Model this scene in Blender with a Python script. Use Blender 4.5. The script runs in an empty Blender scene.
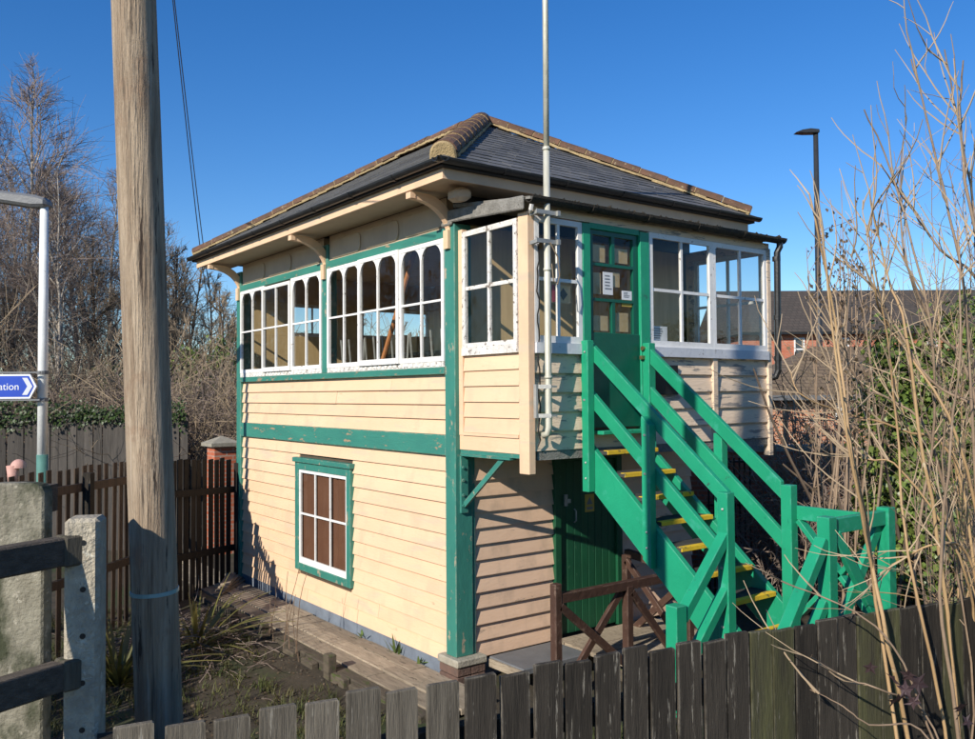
import bpy, math, random
import numpy as np
from mathutils import Vector, Matrix
random.seed(7); rng = np.random.default_rng(7)
S = bpy.context.scene
COL = S.collection
V = Vector

# ------------------------------------------------------------------ camera, sky, sun, exposure
CAM = (-4.698, -6.758, 2.481)
YAW, PITCH, ROLL, FPX = 0.644614, 0.028312, -0.006758, 859.27
def cam_axes():
    f = V((math.sin(YAW)*math.cos(PITCH), math.cos(YAW)*math.cos(PITCH), math.sin(PITCH)))
    r = f.cross(V((0, 0, 1))).normalized(); u = r.cross(f)
    c, s = math.cos(ROLL), math.sin(ROLL)
    return c*r + s*u, -s*r + c*u, f
CR, CU, CF = cam_axes()
cd = bpy.data.cameras.new('camera'); cam = bpy.data.objects.new('camera', cd); COL.objects.link(cam)
cd.sensor_width = 36; cd.lens = 36*FPX/975; cd.clip_start = .05; cd.clip_end = 2000
cam.matrix_world = Matrix(((CR.x, CU.x, -CF.x, CAM[0]), (CR.y, CU.y, -CF.y, CAM[1]), (CR.z, CU.z, -CF.z, CAM[2]), (0, 0, 0, 1)))
S.camera = cam
def at(px, py, depth):                      # a pixel of the photograph and a distance -> a point
    return V(CAM) + depth*(CF + CR*((px-487)/FPX) - CU*((py-369.7)/FPX))

SUN = V((1, .34, -.565)).normalized()       # the way the light travels
EL = math.asin(-SUN.z); AZ = math.atan2(-SUN.x, -SUN.y)
w = bpy.data.worlds.new('World'); S.world = w; w.use_nodes = True
nt = w.node_tree; bg = nt.nodes['Background']
sky = nt.nodes.new('ShaderNodeTexSky'); sky.sky_type = 'NISHITA'; sky.sun_disc = False
sky.sun_elevation = EL; sky.sun_rotation = AZ; sky.altitude = 50; sky.air_density = 1.0; sky.dust_density = .0; sky.ozone_density = 4.0
hs_ = nt.nodes.new('ShaderNodeHueSaturation'); hs_.inputs['Saturation'].default_value = 1.29; hs_.inputs['Hue'].default_value = .509; nt.links.new(sky.outputs[0], hs_.inputs['Color'])
nt.links.new(hs_.outputs[0], bg.inputs[0]); bg.inputs[1].default_value = .124
sd = bpy.data.lights.new('sun', 'SUN'); sd.energy = 5.0; sd.angle = math.radians(.5); sd.color = (1, .93, .82)
so = bpy.data.objects.new('sun', sd); COL.objects.link(so); so.rotation_euler = SUN.to_track_quat('-Z', 'Y').to_euler(); so.location = (-20, -10, 20)
S.view_settings.view_transform = 'Standard'; S.view_settings.look = 'None'; S.view_settings.gamma = 1; S.view_settings.exposure = .22
S.render.resolution_x = 1024; S.render.resolution_y = 776

# ------------------------------------------------------------------ materials
MATS = {}
def mat(name, col, col2=None, scale=6, rough=.7, bump=.2, bscale=None, stretch=(1, 1, 1), rnd=.12,
        chips=None, chip_t=.62, chip_s=9, metal=0, spec=.4, col3=None, c3_t=.6, c3_s=2.0, brick=None, bdist=.004, streak=(), edge=None):
    m = bpy.data.materials.new(name); m.use_nodes = True; MATS[name] = m
    n = m.node_tree; N = n.nodes; L = n.links; b = N['Principled BSDF']
    tc = N.new('ShaderNodeTexCoord'); oi = N.new('ShaderNodeObjectInfo')
    off = N.new('ShaderNodeVectorMath'); off.operation = 'SCALE'; off.inputs[0].default_value = (37, 51, 23); L.new(oi.outputs['Random'], off.inputs[3])
    add = N.new('ShaderNodeVectorMath'); add.operation = 'ADD'; L.new(tc.outputs['Object'], add.inputs[0]); L.new(off.outputs[0], add.inputs[1])
    mp = N.new('ShaderNodeMapping'); mp.inputs['Scale'].default_value = stretch; L.new(add.outputs[0], mp.inputs[0])
    def noise(s, det=4, src=mp.outputs[0], ro=.6):
        t = N.new('ShaderNodeTexNoise'); t.inputs['Scale'].default_value = s; t.inputs['Detail'].default_value = det; t.inputs['Roughness'].default_value = ro
        L.new(src, t.inputs[0]); return t.outputs['Fac']
    def ramp(src, a, c):
        r = N.new('ShaderNodeMapRange'); r.inputs[1].default_value = a; r.inputs[2].default_value = c; L.new(src, r.inputs[0]); return r.outputs[0]
    def mix(fac, a, c):
        x = N.new('ShaderNodeMix'); x.data_type = 'RGBA'
        if isinstance(fac, float): x.inputs[0].default_value = fac
        else: L.new(fac, x.inputs[0])
        for i, q in ((6, a), (7, c)):
            if isinstance(q, tuple): x.inputs[i].default_value = (*q, 1)
            else: L.new(q, x.inputs[i])
        return x.outputs[2]
    col2 = col2 or tuple(c*.75 for c in col)
    nz = noise(scale)
    if brick:
        bt = N.new('ShaderNodeTexBrick'); L.new(tc.outputs['UV'] if brick.get('uv') else tc.outputs['Object'], bt.inputs[0])
        bt.inputs['Color1'].default_value = (*col, 1); bt.inputs['Color2'].default_value = (*col2, 1); bt.inputs['Mortar'].default_value = (*brick['mortar'], 1)
        bt.inputs['Scale'].default_value = 1; bt.inputs['Brick Width'].default_value = brick['w']; bt.inputs['Row Height'].default_value = brick['h']; bt.inputs['Mortar Size'].default_value = brick['m']
        c = mix(ramp(nz, .35, .75), bt.outputs[0], tuple(q*.7 for q in col))
    else:
        c = mix(ramp(nz, .3, .7), col, col2)
    if col3: c = mix(ramp(noise(c3_s, 5, add.outputs[0]), c3_t, c3_t+.12), c, col3)
    if chips: c = mix(ramp(noise(chip_s, 7, ro=.7), chip_t, chip_t+.04), c, chips)
    for sc_, st_, ss_, t_ in streak:       # stains and cracks: colour, stretch, scale, threshold
        mp2 = N.new('ShaderNodeMapping'); mp2.inputs['Scale'].default_value = st_; L.new(add.outputs[0], mp2.inputs[0])
        c = mix(ramp(noise(ss_, 5, mp2.outputs[0]), t_, t_+.13), c, sc_)
    if edge:                                # paint rubbed off along the arrises
        bv = N.new('ShaderNodeBevel'); bv.samples = 4; bv.inputs['Radius'].default_value = .012; ge = N.new('ShaderNodeNewGeometry')
        dt = N.new('ShaderNodeVectorMath'); dt.operation = 'DOT_PRODUCT'; L.new(bv.outputs[0], dt.inputs[0]); L.new(ge.outputs['Normal'], dt.inputs[1])
        e1 = ramp(dt.outputs['Value'], .985, .90); mu = N.new('ShaderNodeMath'); mu.operation = 'MULTIPLY'; L.new(e1, mu.inputs[0]); L.new(ramp(noise(11, 5, add.outputs[0]), .45, .62), mu.inputs[1])
        c = mix(mu.outputs[0], c, edge)
    if rnd:
        hv = N.new('ShaderNodeHueSaturation'); L.new(c, hv.inputs['Color'])
        L.new(ramp2(N, L, oi.outputs['Random'], 1-rnd, 1+rnd), hv.inputs['Value']); c = hv.outputs[0]
    L.new(c, b.inputs['Base Color'])
    b.inputs['Roughness'].default_value = rough; b.inputs['Metallic'].default_value = metal; b.inputs['Specular IOR Level'].default_value = spec
    if bump:
        bp = N.new('ShaderNodeBump'); bp.inputs['Strength'].default_value = bump; bp.inputs['Distance'].default_value = bdist*5
        L.new(noise(bscale or scale*4, 5), bp.inputs['Height']); L.new(bp.outputs[0], b.inputs['Normal'])
    return m
def ramp2(N, L, src, lo, hi):
    r = N.new('ShaderNodeMapRange'); r.inputs[3].default_value = lo; r.inputs[4].default_value = hi; L.new(src, r.inputs[0]); return r.outputs[0]
def leafmat(name, col, col2, rough=.5, trans=.25):
    m = mat(name, col, col2, scale=3, rough=rough, bump=0, rnd=.1)
    n = m.node_tree; N = n.nodes; L = n.links; b = N['Principled BSDF']
    g = N.new('ShaderNodeNewGeometry'); hv = N.new('ShaderNodeHueSaturation')
    src = b.inputs['Base Color'].links[0].from_socket
    L.new(src, hv.inputs['Color']); L.new(ramp2(N, L, g.outputs['Random Per Island'], .55, 1.45), hv.inputs['Value']); L.new(hv.outputs[0], b.inputs['Base Color'])
    t = N.new('ShaderNodeBsdfTranslucent'); L.new(hv.outputs[0], t.inputs[0]); x = N.new('ShaderNodeMixShader'); x.inputs[0].default_value = trans
    L.new(b.outputs[0], x.inputs[1]); L.new(t.outputs[0], x.inputs[2]); L.new(x.outputs[0], N['Material Output'].inputs[0]); return m

mat('cream', (.80, .545, .35), (.745, .495, .31), scale=2.5, rough=.55, bump=.12, bscale=30, rnd=.035, chips=(.52, .38, .24), chip_t=0.64, chip_s=7, stretch=(1, .35, 1.5), col3=(.66, .46, .28), c3_t=.62, c3_s=1.6, streak=[((.68, .47, .305), (1, 1.6, .8), 2.0, .52), ((.60, .47, .33), (1, .5, 3), 3.0, .56), ((.34, .26, .18), (1, 1.2, 6), 9, .69)])
mat('cream_end', (.76, .53, .365), (.70, .475, .32), scale=3, rough=.6, bump=.15, bscale=30, rnd=.05, chips=(.42, .31, .22), chip_t=0.63, chip_s=8, stretch=(.35, 1, 1.5), streak=[((.60, .42, .29), (1.6, 1, .8), 2.0, .52), ((.30, .22, .16), (1.2, 1, 6), 9, .69)])
mat('cream_worn', (.80, .63, .455), (.68, .52, .375), scale=4, rough=.7, bump=.35, bscale=40, rnd=.07, chips=(.30, .26, .22), chip_t=0.555, chip_s=7, stretch=(.3, 1, 2.2), edge=(.40, .33, .26))
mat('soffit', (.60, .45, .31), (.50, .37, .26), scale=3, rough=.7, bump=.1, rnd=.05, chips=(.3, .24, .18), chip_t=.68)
mat('white', (.82, .81, .78), (.72, .70, .66), scale=5, rough=.5, bump=.15, rnd=.05, chips=(.30, .26, .22), chip_t=0.62, chip_s=14)
mat('white_peel', (.80, .78, .73), (.62, .58, .52), scale=9, rough=.7, bump=.6, rnd=.05, chips=(.20, .16, .13), chip_t=.57, chip_s=16)
mat('grey_white', (.62, .64, .67), (.52, .54, .57), scale=5, rough=.6, bump=.2, rnd=.05, chips=(.24, .23, .22), chip_t=0.6, chip_s=9)
mat('teal', (.045, .215, .165), (.035, .17, .135), scale=4, rough=.45, bump=.2, bscale=25, rnd=.06, chips=(.36, .30, .21), chip_t=0.6, chip_s=10, stretch=(1, 1, .5), edge=(.30, .30, .22))
mat('teal_rail', (.045, .22, .165), (.035, .17, .135), scale=4, rough=.45, bump=.2, bscale=25, rnd=.06, chips=(.34, .24, .15), chip_t=0.585, chip_s=8, stretch=(1, .4, 1.6), edge=(.30, .30, .22))
mat('emerald', (.016, .30, .155), (.012, .25, .13), scale=3, rough=.38, bump=.12, bscale=40, rnd=.06, chips=(.03, .12, .08), chip_t=0.64, chip_s=10, streak=[((.05, .36, .24), (2, 2, 2), 2.5, .60), ((.008, .13, .08), (4, 4, 1), 7, .66)], edge=(.10, .36, .25))
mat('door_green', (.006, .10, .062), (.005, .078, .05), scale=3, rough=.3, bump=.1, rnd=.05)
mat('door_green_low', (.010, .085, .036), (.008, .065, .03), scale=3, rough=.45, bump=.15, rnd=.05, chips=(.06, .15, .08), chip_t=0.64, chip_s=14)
mat('yellow', (.78, .52, .03), (.60, .38, .03), scale=6, rough=.6, bump=.2, rnd=.05, chips=(.16, .13, .06), chip_t=0.56, chip_s=11)
mat('tread', (.035, .035, .033), (.06, .055, .05), scale=8, rough=.8, bump=.3)
mat('black_iron', (.012, .012, .013), (.02, .02, .02), scale=8, rough=.35, bump=.1, rnd=.1)
mat('moss_gutter', (.018, .016, .013), (.05, .04, .025), scale=14, rough=.85, bump=.8, rnd=.1)
mat('slate', (.135, .133, .128), (.095, .094, .092), scale=5, rough=.62, bump=.25, bscale=18, rnd=.22, spec=.3, chips=(.11, .11, .10), chip_t=0.63, chip_s=6, streak=[((.20, .19, .14), (2, 2, 2), 5, .66)])
mat('slate_base', (.03, .03, .033), rough=.8)
mat('terracotta', (.165, .08, .045), (.08, .052, .034), scale=7, rough=.8, bump=.4, rnd=.2, chips=(.30, .25, .15), chip_t=0.6, chip_s=16, streak=[((.26, .22, .09), (2, 2, 2), 7, .63)])
mat('mortar', (.46, .34, .17), (.30, .22, .115), scale=14, rough=.9, bump=.8)
mat('lead', (.28, .265, .235), (.17, .16, .14), scale=16, rough=.9, bump=.8, rnd=.05, chips=(.07, .065, .05), chip_t=.60, chip_s=26)
mat('plinth', (.17, .20, .24), (.12, .14, .17), scale=6, rough=.85, bump=.4)
mat('footing_brick', (.17, .10, .075), (.11, .075, .06), scale=9, rough=.9, bump=.6, rnd=.2)
mat('stone', (.36, .33, .26), (.26, .24, .19), scale=12, rough=.9, bump=.6)
mat('steel', (.42, .42, .39), (.30, .30, .28), scale=10, rough=.5, bump=.15, metal=.35)
mat('mast', (.60, .59, .50), (.44, .42, .32), scale=12, rough=.55, bump=.2, metal=.25, stretch=(1, 1, .25))
mat('interior', (.72, .52, .27), (.56, .39, .19), scale=4, rough=.8, bump=.1, stretch=(3, 3, .3))
mat('interior_dark', (.10, .075, .05), rough=.8)
mat('curtain', (.17, .075, .04), (.13, .055, .03), scale=3, rough=.9, bump=0, rnd=0)
mat('cane', (.62, .25, .09), rough=.5)
mat('paper', (.78, .78, .78), (.74, .74, .74), rough=.7, bump=0)
mat('ink', (.22, .23, .25), rough=.7, bump=0)
mat('paper_yellow', (.62, .45, .09), rough=.7, bump=0)
mat('sign_red', (.35, .05, .08), rough=.7, bump=0)
mat('sign_tan', (.62, .45, .24), rough=.7, bump=0)
mat('brass', (.32, .24, .12), rough=.4, metal=.8)
mat('brown_rail', (.075, .038, .026), (.05, .026, .018), scale=5, rough=.6, bump=.4, rnd=.12, chips=(.14, .09, .065), chip_t=0.6, chip_s=14, edge=(.17, .12, .09))
mat('grey_wood', (.27, .235, .19), (.17, .145, .115), scale=5, rough=.9, bump=.5, rnd=.22, stretch=(1, 6, 6))
mat('deck_wood', (.42, .345, .25), (.25, .20, .14), scale=4, rough=.9, bump=.6, rnd=.28, stretch=(7, 1.2, 7), chips=(.10, .08, .055), chip_t=0.6, chip_s=5)
mat('sleeper', (.125, .10, .07), (.06, .05, .035), scale=6, rough=.9, bump=.7, rnd=.2, stretch=(4, 1, 4), chips=(.06, .08, .02), chip_t=0.57, chip_s=5)
mat('black_wood', (.021, .018, .0145), (.044, .037, .029), scale=7, rough=.9, spec=.2, bump=.35, rnd=.35, stretch=(6, 6, .5), chips=(.20, .18, .145), chip_t=0.61, chip_s=8, streak=[((.13, .115, .09), (10, 10, .5), 4, .66)], edge=(.17, .15, .12))
mat('tar_wood', (.012, .011, .010), (.022, .019, .016), scale=7, rough=.85, spec=.25, bump=.35, rnd=.3, stretch=(6, 6, .5))
mat('aged_sunlit_wood', (.17, .148, .115), (.085, .073, .056), scale=7, rough=.9, spec=.2, bump=.35, rnd=.25, stretch=(6, 6, .5), chips=(.26, .235, .19), chip_t=0.6, chip_s=8, streak=[((.20, .175, .135), (10, 10, .5), 4, .64)], edge=(.24, .21, .165))  # weathered grey palings, lightened further to put sunlight into the colour
mat('mossy_wood', (.040, .037, .025), (.075, .074, .033), scale=4, rough=.9, spec=.2, bump=.35, rnd=.25, stretch=(5, 5, .6), chips=(.12, .11, .085), chip_t=0.62, chip_s=9, streak=[((.13, .115, .09), (10, 10, .5), 4, .66)], edge=(.15, .14, .10))
mat('brown_wood', (.075, .050, .033), (.040, .028, .020), scale=6, rough=.85, bump=.5, rnd=.35, stretch=(6, 6, .5), chips=(.10, .10, .035), chip_t=.64, chip_s=3)
mat('grey_board', (.082, .072, .062), (.045, .040, .035), scale=5, rough=.9, bump=.5, rnd=.3, stretch=(5, 5, .4))
mat('weathered', (.15, .13, .095), (.08, .07, .05), scale=7, rough=.9, bump=.8, rnd=.15, stretch=(8, 8, .6), chips=(.06, .07, .035), chip_t=0.57, chip_s=3)
mat('weathered_rail', (.155, .125, .095), (.075, .06, .045), scale=7, rough=.9, bump=.9, rnd=.15, stretch=(1, 8, 8), chips=(.26, .23, .18), chip_t=.66, chip_s=6)
mat('concrete', (.50, .44, .33), (.30, .265, .205), scale=16, rough=.95, bump=.9, rnd=.05, chips=(.55, .52, .42), chip_t=0.59, chip_s=22)
mat('mossy_concrete', (.27, .25, .19), (.17, .155, .115), scale=14, rough=.95, bump=.7, rnd=.05, chips=(.36, .33, .26), chip_t=.60, chip_s=24, streak=[((.045, .05, .026), (2.2, 2.2, 1.3), 2.6, .47)])
mat('pole_wood', (.47, .37, .26), (.225, .16, .105), scale=7, rough=.9, bump=1.0, rnd=0, stretch=(5, 5, .35), chips=(.07, .048, .033), chip_t=.60, chip_s=6, bscale=16, col3=(.30, .20, .13), c3_t=.58, c3_s=5, streak=[((.055, .038, .028), (14, 14, .28), 3.2, .60), ((.56, .47, .36), (9, 9, .3), 3, .62), ((.035, .025, .02), (4, 4, 2.2), 5, .73)])
mat('tin', (.30, .48, .50), rough=.4, metal=.3)
mat('lamp_white', (.72, .73, .71), (.62, .63, .61), scale=5, rough=.45, bump=.1, chips=(.35, .36, .34), chip_t=.68)
mat('lamp_green', (.10, .24, .20), rough=.5)
mat('lamp_grey', (.12, .125, .13), (.16, .165, .17), rough=.5)
mat('lamp_dark', (.022, .024, .028), (.03, .032, .036), rough=.5)
mat('sign_blue', (.008, .055, .42), (.008, .05, .38), rough=.4, bump=0)
mat('sign_white', (.68, .70, .74), (.64, .66, .70), rough=.4, bump=0)
mat('pink', (.62, .36, .30), (.52, .28, .22), scale=8, rough=.6, bump=.2)
mat('brick', (.54, .15, .07), (.42, .11, .055), scale=2, rough=.9, bump=.2, rnd=0, brick=dict(w=.225, h=.075, m=.012, mortar=(.38, .30, .24), uv=1))
mat('brick_pale', (.62, .28, .15), (.50, .20, .10), scale=2, rough=.9, bump=.3, rnd=0, brick=dict(w=.225, h=.075, m=.012, mortar=(.46, .38, .30), uv=1))
mat('roof_tile', (.095, .075, .06), (.065, .055, .045), scale=1.5, rough=.85, bump=.3, rnd=.1, brick=dict(w=.3, h=.25, m=.02, mortar=(.035, .03, .025), uv=1))
mat('roof_tile_brown', (.20, .145, .09), (.14, .10, .065), scale=1.5, rough=.9, bump=.4, rnd=.1, brick=dict(w=.2, h=.13, m=.015, mortar=(.07, .05, .035), uv=1))
mat('soil', (.040, .032, .020), (.065, .052, .033), scale=3, rough=.95, bump=.8, bscale=14, rnd=0, col3=(.035, .048, .014), c3_t=.5, c3_s=.9)
mat('clod', (.11, .09, .065), (.06, .048, .034), scale=30, rough=.95, bump=.4)
mat('bark_birch', (.55, .50, .43), (.32, .27, .21), scale=3, rough=.9, bump=.4, chips=(.05, .04, .03), chip_t=.60, chip_s=4, stretch=(1, 1, 2))
mat('bark', (.115, .085, .060), (.07, .05, .036), scale=4, rough=.9, bump=.4)
mat('twig_red', (.25, .19, .155), (.17, .13, .105), scale=2, rough=.85, bump=0, rnd=.2)
mat('twig_tan', (.29, .22, .145), (.19, .145, .095), scale=2, rough=.85, bump=0, rnd=.2)
mat('stem_gold', (.43, .29, .145), (.31, .195, .095), scale=4, rough=.6, bump=.3, stretch=(1, 1, .4), rnd=.15, streak=[((.24, .16, .09), (2, 2, 8), 4, .60), ((.55, .47, .32), (2, 2, 2), 6, .64)])
mat('stem_tan', (.40, .30, .19), (.26, .19, .12), scale=6, rough=.8, bump=0, rnd=.2)
mat('stem_brown', (.33, .235, .155), (.19, .13, .085), scale=4, rough=.75, bump=.2, rnd=.25, streak=[((.12, .08, .055), (2, 2, 8), 4, .60), ((.42, .38, .30), (2, 2, 2), 6, .64)])
leafmat('ivy_leaf', (.065, .115, .018), (.17, .21, .05), rough=.38, trans=.15)
leafmat('ivy_shaded', (.022, .045, .008), (.045, .075, .014), rough=.45, trans=.1)  # darker copy of the ivy: shade on the boarded fence put into the colour
leafmat('dry_leaf', (.17, .12, .07), (.11, .075, .045), rough=.8, trans=.3)
leafmat('purple_leaf', (.06, .035, .035), (.045, .028, .03), rough=.5, trans=.1)
leafmat('grass', (.050, .072, .014), (.115, .105, .038), rough=.6, trans=.3)
leafmat('flax_leaf', (.10, .115, .03), (.20, .16, .05), rough=.4, trans=.25)
leafmat('weed_leaf', (.13, .20, .05), (.16, .22, .07), rough=.5, trans=.3)
def glassmat():
    m = bpy.data.materials.new('glass'); m.use_nodes = True; MATS['glass'] = m
    n = m.node_tree; N = n.nodes; L = n.links; N.remove(N['Principled BSDF'])
    t = N.new('ShaderNodeBsdfTransparent'); t.inputs[0].default_value = (.90, .91, .89, 1); g = N.new('ShaderNodeBsdfGlossy'); g.inputs['Roughness'].default_value = .015
    nz = N.new('ShaderNodeTexNoise'); nz.inputs['Scale'].default_value = 2.2; tc = N.new('ShaderNodeTexCoord'); L.new(tc.outputs['Object'], nz.inputs[0])
    b = N.new('ShaderNodeBump'); b.inputs['Strength'].default_value = .06; b.inputs['Distance'].default_value = .05; L.new(nz.outputs[0], b.inputs['Height']); L.new(b.outputs[0], g.inputs['Normal'])
    f = N.new('ShaderNodeLayerWeight'); f.inputs[0].default_value = .5; q = N.new('ShaderNodeMath'); q.operation = 'POWER'; q.inputs[1].default_value = 4.0; L.new(f.outputs['Facing'], q.inputs[0])
    a = N.new('ShaderNodeMath'); a.operation = 'MULTIPLY_ADD'; a.inputs[1].default_value = .9; a.inputs[2].default_value = .035; L.new(q.outputs[0], a.inputs[0])
    x = N.new('ShaderNodeMixShader'); L.new(a.outputs[0], x.inputs[0]); L.new(t.outputs[0], x.inputs[1]); L.new(g.outputs[0], x.inputs[2]); L.new(x.outputs[0], N['Material Output'].inputs[0])
glassmat()

# ------------------------------------------------------------------ mesh helpers
def wl(o):
    p = V((0, 0, 0))
    while o is not None: p = p + o.location; o = o.parent
    return p
def tag(o, label=None, cat=None, group=None, kind=None):
    for k, v in (('label', label), ('category', cat), ('group', group), ('kind', kind)):
        if v: o[k] = v
    return o
def empty(name, loc, label=None, cat=None, group=None):
    o = bpy.data.objects.new(name, None); COL.objects.link(o); o.location = loc; o.empty_display_size = .2
    return tag(o, label, cat, group)
class MB:
    def __init__(s): s.v = []; s.f = []
    def add(s, vs, fs):
        b = len(s.v); s.v += [tuple(q) for q in vs]; s.f += [tuple(i+b for i in f) for f in fs]; return s
    def box(s, x0, x1, y0, y1, z0, z1):
        return s.add([(x0,y0,z0),(x1,y0,z0),(x1,y1,z0),(x0,y1,z0),(x0,y0,z1),(x1,y0,z1),(x1,y1,z1),(x0,y1,z1)],
                     [(0,3,2,1),(4,5,6,7),(0,1,5,4),(1,2,6,5),(2,3,7,6),(3,0,4,7)])
    def bar(s, p, q, w, h, up=(0, 0, 1)):
        p, q, up = V(p), V(q), V(up); d = (q-p).normalized(); sd_ = d.cross(up).normalized(); u = sd_.cross(d)
        a, b = sd_*w/2, u*h/2
        vs = [p-a-b, p+a-b, p+a+b, p-a+b, q-a-b, q+a-b, q+a+b, q-a+b]
        return s.add(vs, [(0,1,2,3),(7,6,5,4),(0,4,5,1),(1,5,6,2),(2,6,7,3),(3,7,4,0)])
    def sbar(s, p, q, w, h, side):     # bar whose ends are cut plumb: h is a vertical depth, side the horizontal width direction
        p, q, sd_ = V(p), V(q), V(side); a = sd_*w/2; b = V((0, 0, h/2))
        vs = [p-a-b, p+a-b, p+a+b, p-a+b, q-a-b, q+a-b, q+a+b, q-a+b]
        return s.add(vs, [(0,1,2,3),(7,6,5,4),(0,4,5,1),(1,5,6,2),(2,6,7,3),(3,7,4,0)])
    def tube(s, pts, rad, n=8, cap=True):
        pts = [V(p) for p in pts]; rad = rad if hasattr(rad, '__len__') else [rad]*len(pts)
        b = len(s.v); u = None
        for i, p in enumerate(pts):
            d = (pts[min(i+1, len(pts)-1)] - pts[max(i-1, 0)]).normalized()
            if u is None: u = d.orthogonal().normalized()
            u = (u - d*u.dot(d)).normalized(); w_ = d.cross(u)
            for k in range(n):
                a = 2*math.pi*k/n; s.v.append(tuple(p + (u*math.cos(a) + w_*math.sin(a))*rad[i]))
        for i in range(len(pts)-1):
            for k in range(n):
                k2 = (k+1) % n; s.f.append((b+i*n+k, b+i*n+k2, b+(i+1)*n+k2, b+(i+1)*n+k))
        if cap: s.f.append(tuple(b+k for k in range(n-1, -1, -1))); s.f.append(tuple(b+(len(pts)-1)*n+k for k in range(n)))
        return s
    def prism(s, poly, o, u, v, n, d):  # poly in (u, v) at o, pushed along n by d
        o, u, v, n = V(o), V(u), V(v), V(n); k = len(poly)
        a = [o+u*p[0]+v*p[1] for p in poly]; vs = a + [q+n*d for q in a]
        return s.add(vs, [tuple(range(k)), tuple(range(2*k-1, k-1, -1))] + [(i, i+k, (i+1) % k + k, (i+1) % k) for i in range(k)])
    def mesh(s, name, m, off=None, smooth=False, uvfn=None):
        me = bpy.data.meshes.new(name); vs = s.v if off is None else [(a-off[0], b-off[1], c-off[2]) for a, b, c in s.v]
        me.from_pydata(vs, [], s.f); me.materials.append(MATS[m] if isinstance(m, str) else m)
        if smooth: me.polygons.foreach_set('use_smooth', [True]*len(me.polygons))
        if uvfn:
            uv = me.uv_layers.new(name='UVMap')
            for p in me.polygons:
                for li in p.loop_indices:
                    c = s.v[me.loops[li].vertex_index]; uv.data[li].uv = uvfn(c, p.normal)
        me.update(); return me
    def build(s, name, m, parent=None, bevel=0, smooth=False, uvfn=None, label=None, cat=None, group=None, kind=None, fixn=True):
        off = wl(parent) if parent else V((0, 0, 0)); top = parent is None
        if top:
            a = np.array(s.v); lo = a.min(0); hi = a.max(0); off = V(((lo[0]+hi[0])/2, (lo[1]+hi[1])/2, lo[2]))
            if kind == 'structure': off = V((0, 0, 0))
        me = s.mesh(name, m, off, smooth, uvfn); o = bpy.data.objects.new(name, me); COL.objects.link(o)
        if top: o.location = off
        else: o.parent = parent
        if bevel:
            bv = o.modifiers.new('bevel', 'BEVEL'); bv.width = bevel; bv.segments = 1; bv.limit_method = 'ANGLE'; bv.harden_normals = False
        return tag(o, label, cat, group, kind)
def put(me, name, parent, loc, rot=None):
    o = bpy.data.objects.new(name, me); COL.objects.link(o); o.parent = parent
    o.location = V(loc) - (wl(parent) if parent else V((0, 0, 0)))
    if rot is not None: o.rotation_euler = rot.to_euler() if isinstance(rot, Matrix) else rot
    return o
def bx(name, m, parent, *d, bevel=0): return MB().box(*d).build(name, m, parent, bevel=bevel)
def copy_tree(o, loc, rz=0, sc=1, szz=None):
    c = o.copy(); COL.objects.link(c); c.location = loc; c.rotation_euler = (0, 0, rz); c.scale = (sc, sc, szz or sc)
    for ch in list(o.children):
        d = ch.copy(); COL.objects.link(d); d.parent = c
        for g in list(ch.children):
            e = g.copy(); COL.objects.link(e); e.parent = d
    return c
def lerp(a, b, t): return a + (b-a)*t
def sm(t): t = min(1, max(0, t)); return t*t*(3-2*t)

# ------------------------------------------------------------------ ground
def gz(x, y):
    z = -.28 + 1.05*sm((-y-1.3)/2.9)
    z += .035*math.sin(x*1.7+.6)*math.cos(y*1.3) * (1 if -5 < x < -1 or y < -2 else .3)
    return z
def ground():
    ax = sorted(set([-400, -150, -60, -30, -18, -12] + [round(-9+.25*i, 3) for i in range(77)] + [13, 18, 30, 60, 150, 400]))
    ay = sorted(set([-400, -150, -60, -30, -18, -12] + [round(-9+.25*i, 3) for i in range(73)] + [12, 18, 30, 60, 150, 400]))
    m = MB(); nx = len(ax)
    m.v = [(x, y, gz(x, y) + (.02*math.sin(7*x+3*y)*math.sin(5*y-2*x) if abs(x) < 9 and abs(y) < 9 else 0)) for y in ay for x in ax]
    m.f = [(j*nx+i, j*nx+i+1, (j+1)*nx+i+1, (j+1)*nx+i) for j in range(len(ay)-1) for i in range(nx-1)]
    m.build('ground', 'soil', kind='structure', smooth=True)
ground()

# ------------------------------------------------------------------ signal box
W, LL = 3.4, 5.6
PF = -1.05                                    # face of the lobby
PX0, PX1 = .03, 3.49
box = empty('signal_box', (W/2, LL/2, -.28), 'cream weatherboarded signal box with green trim and slate hipped roof', 'signal box')

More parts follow.
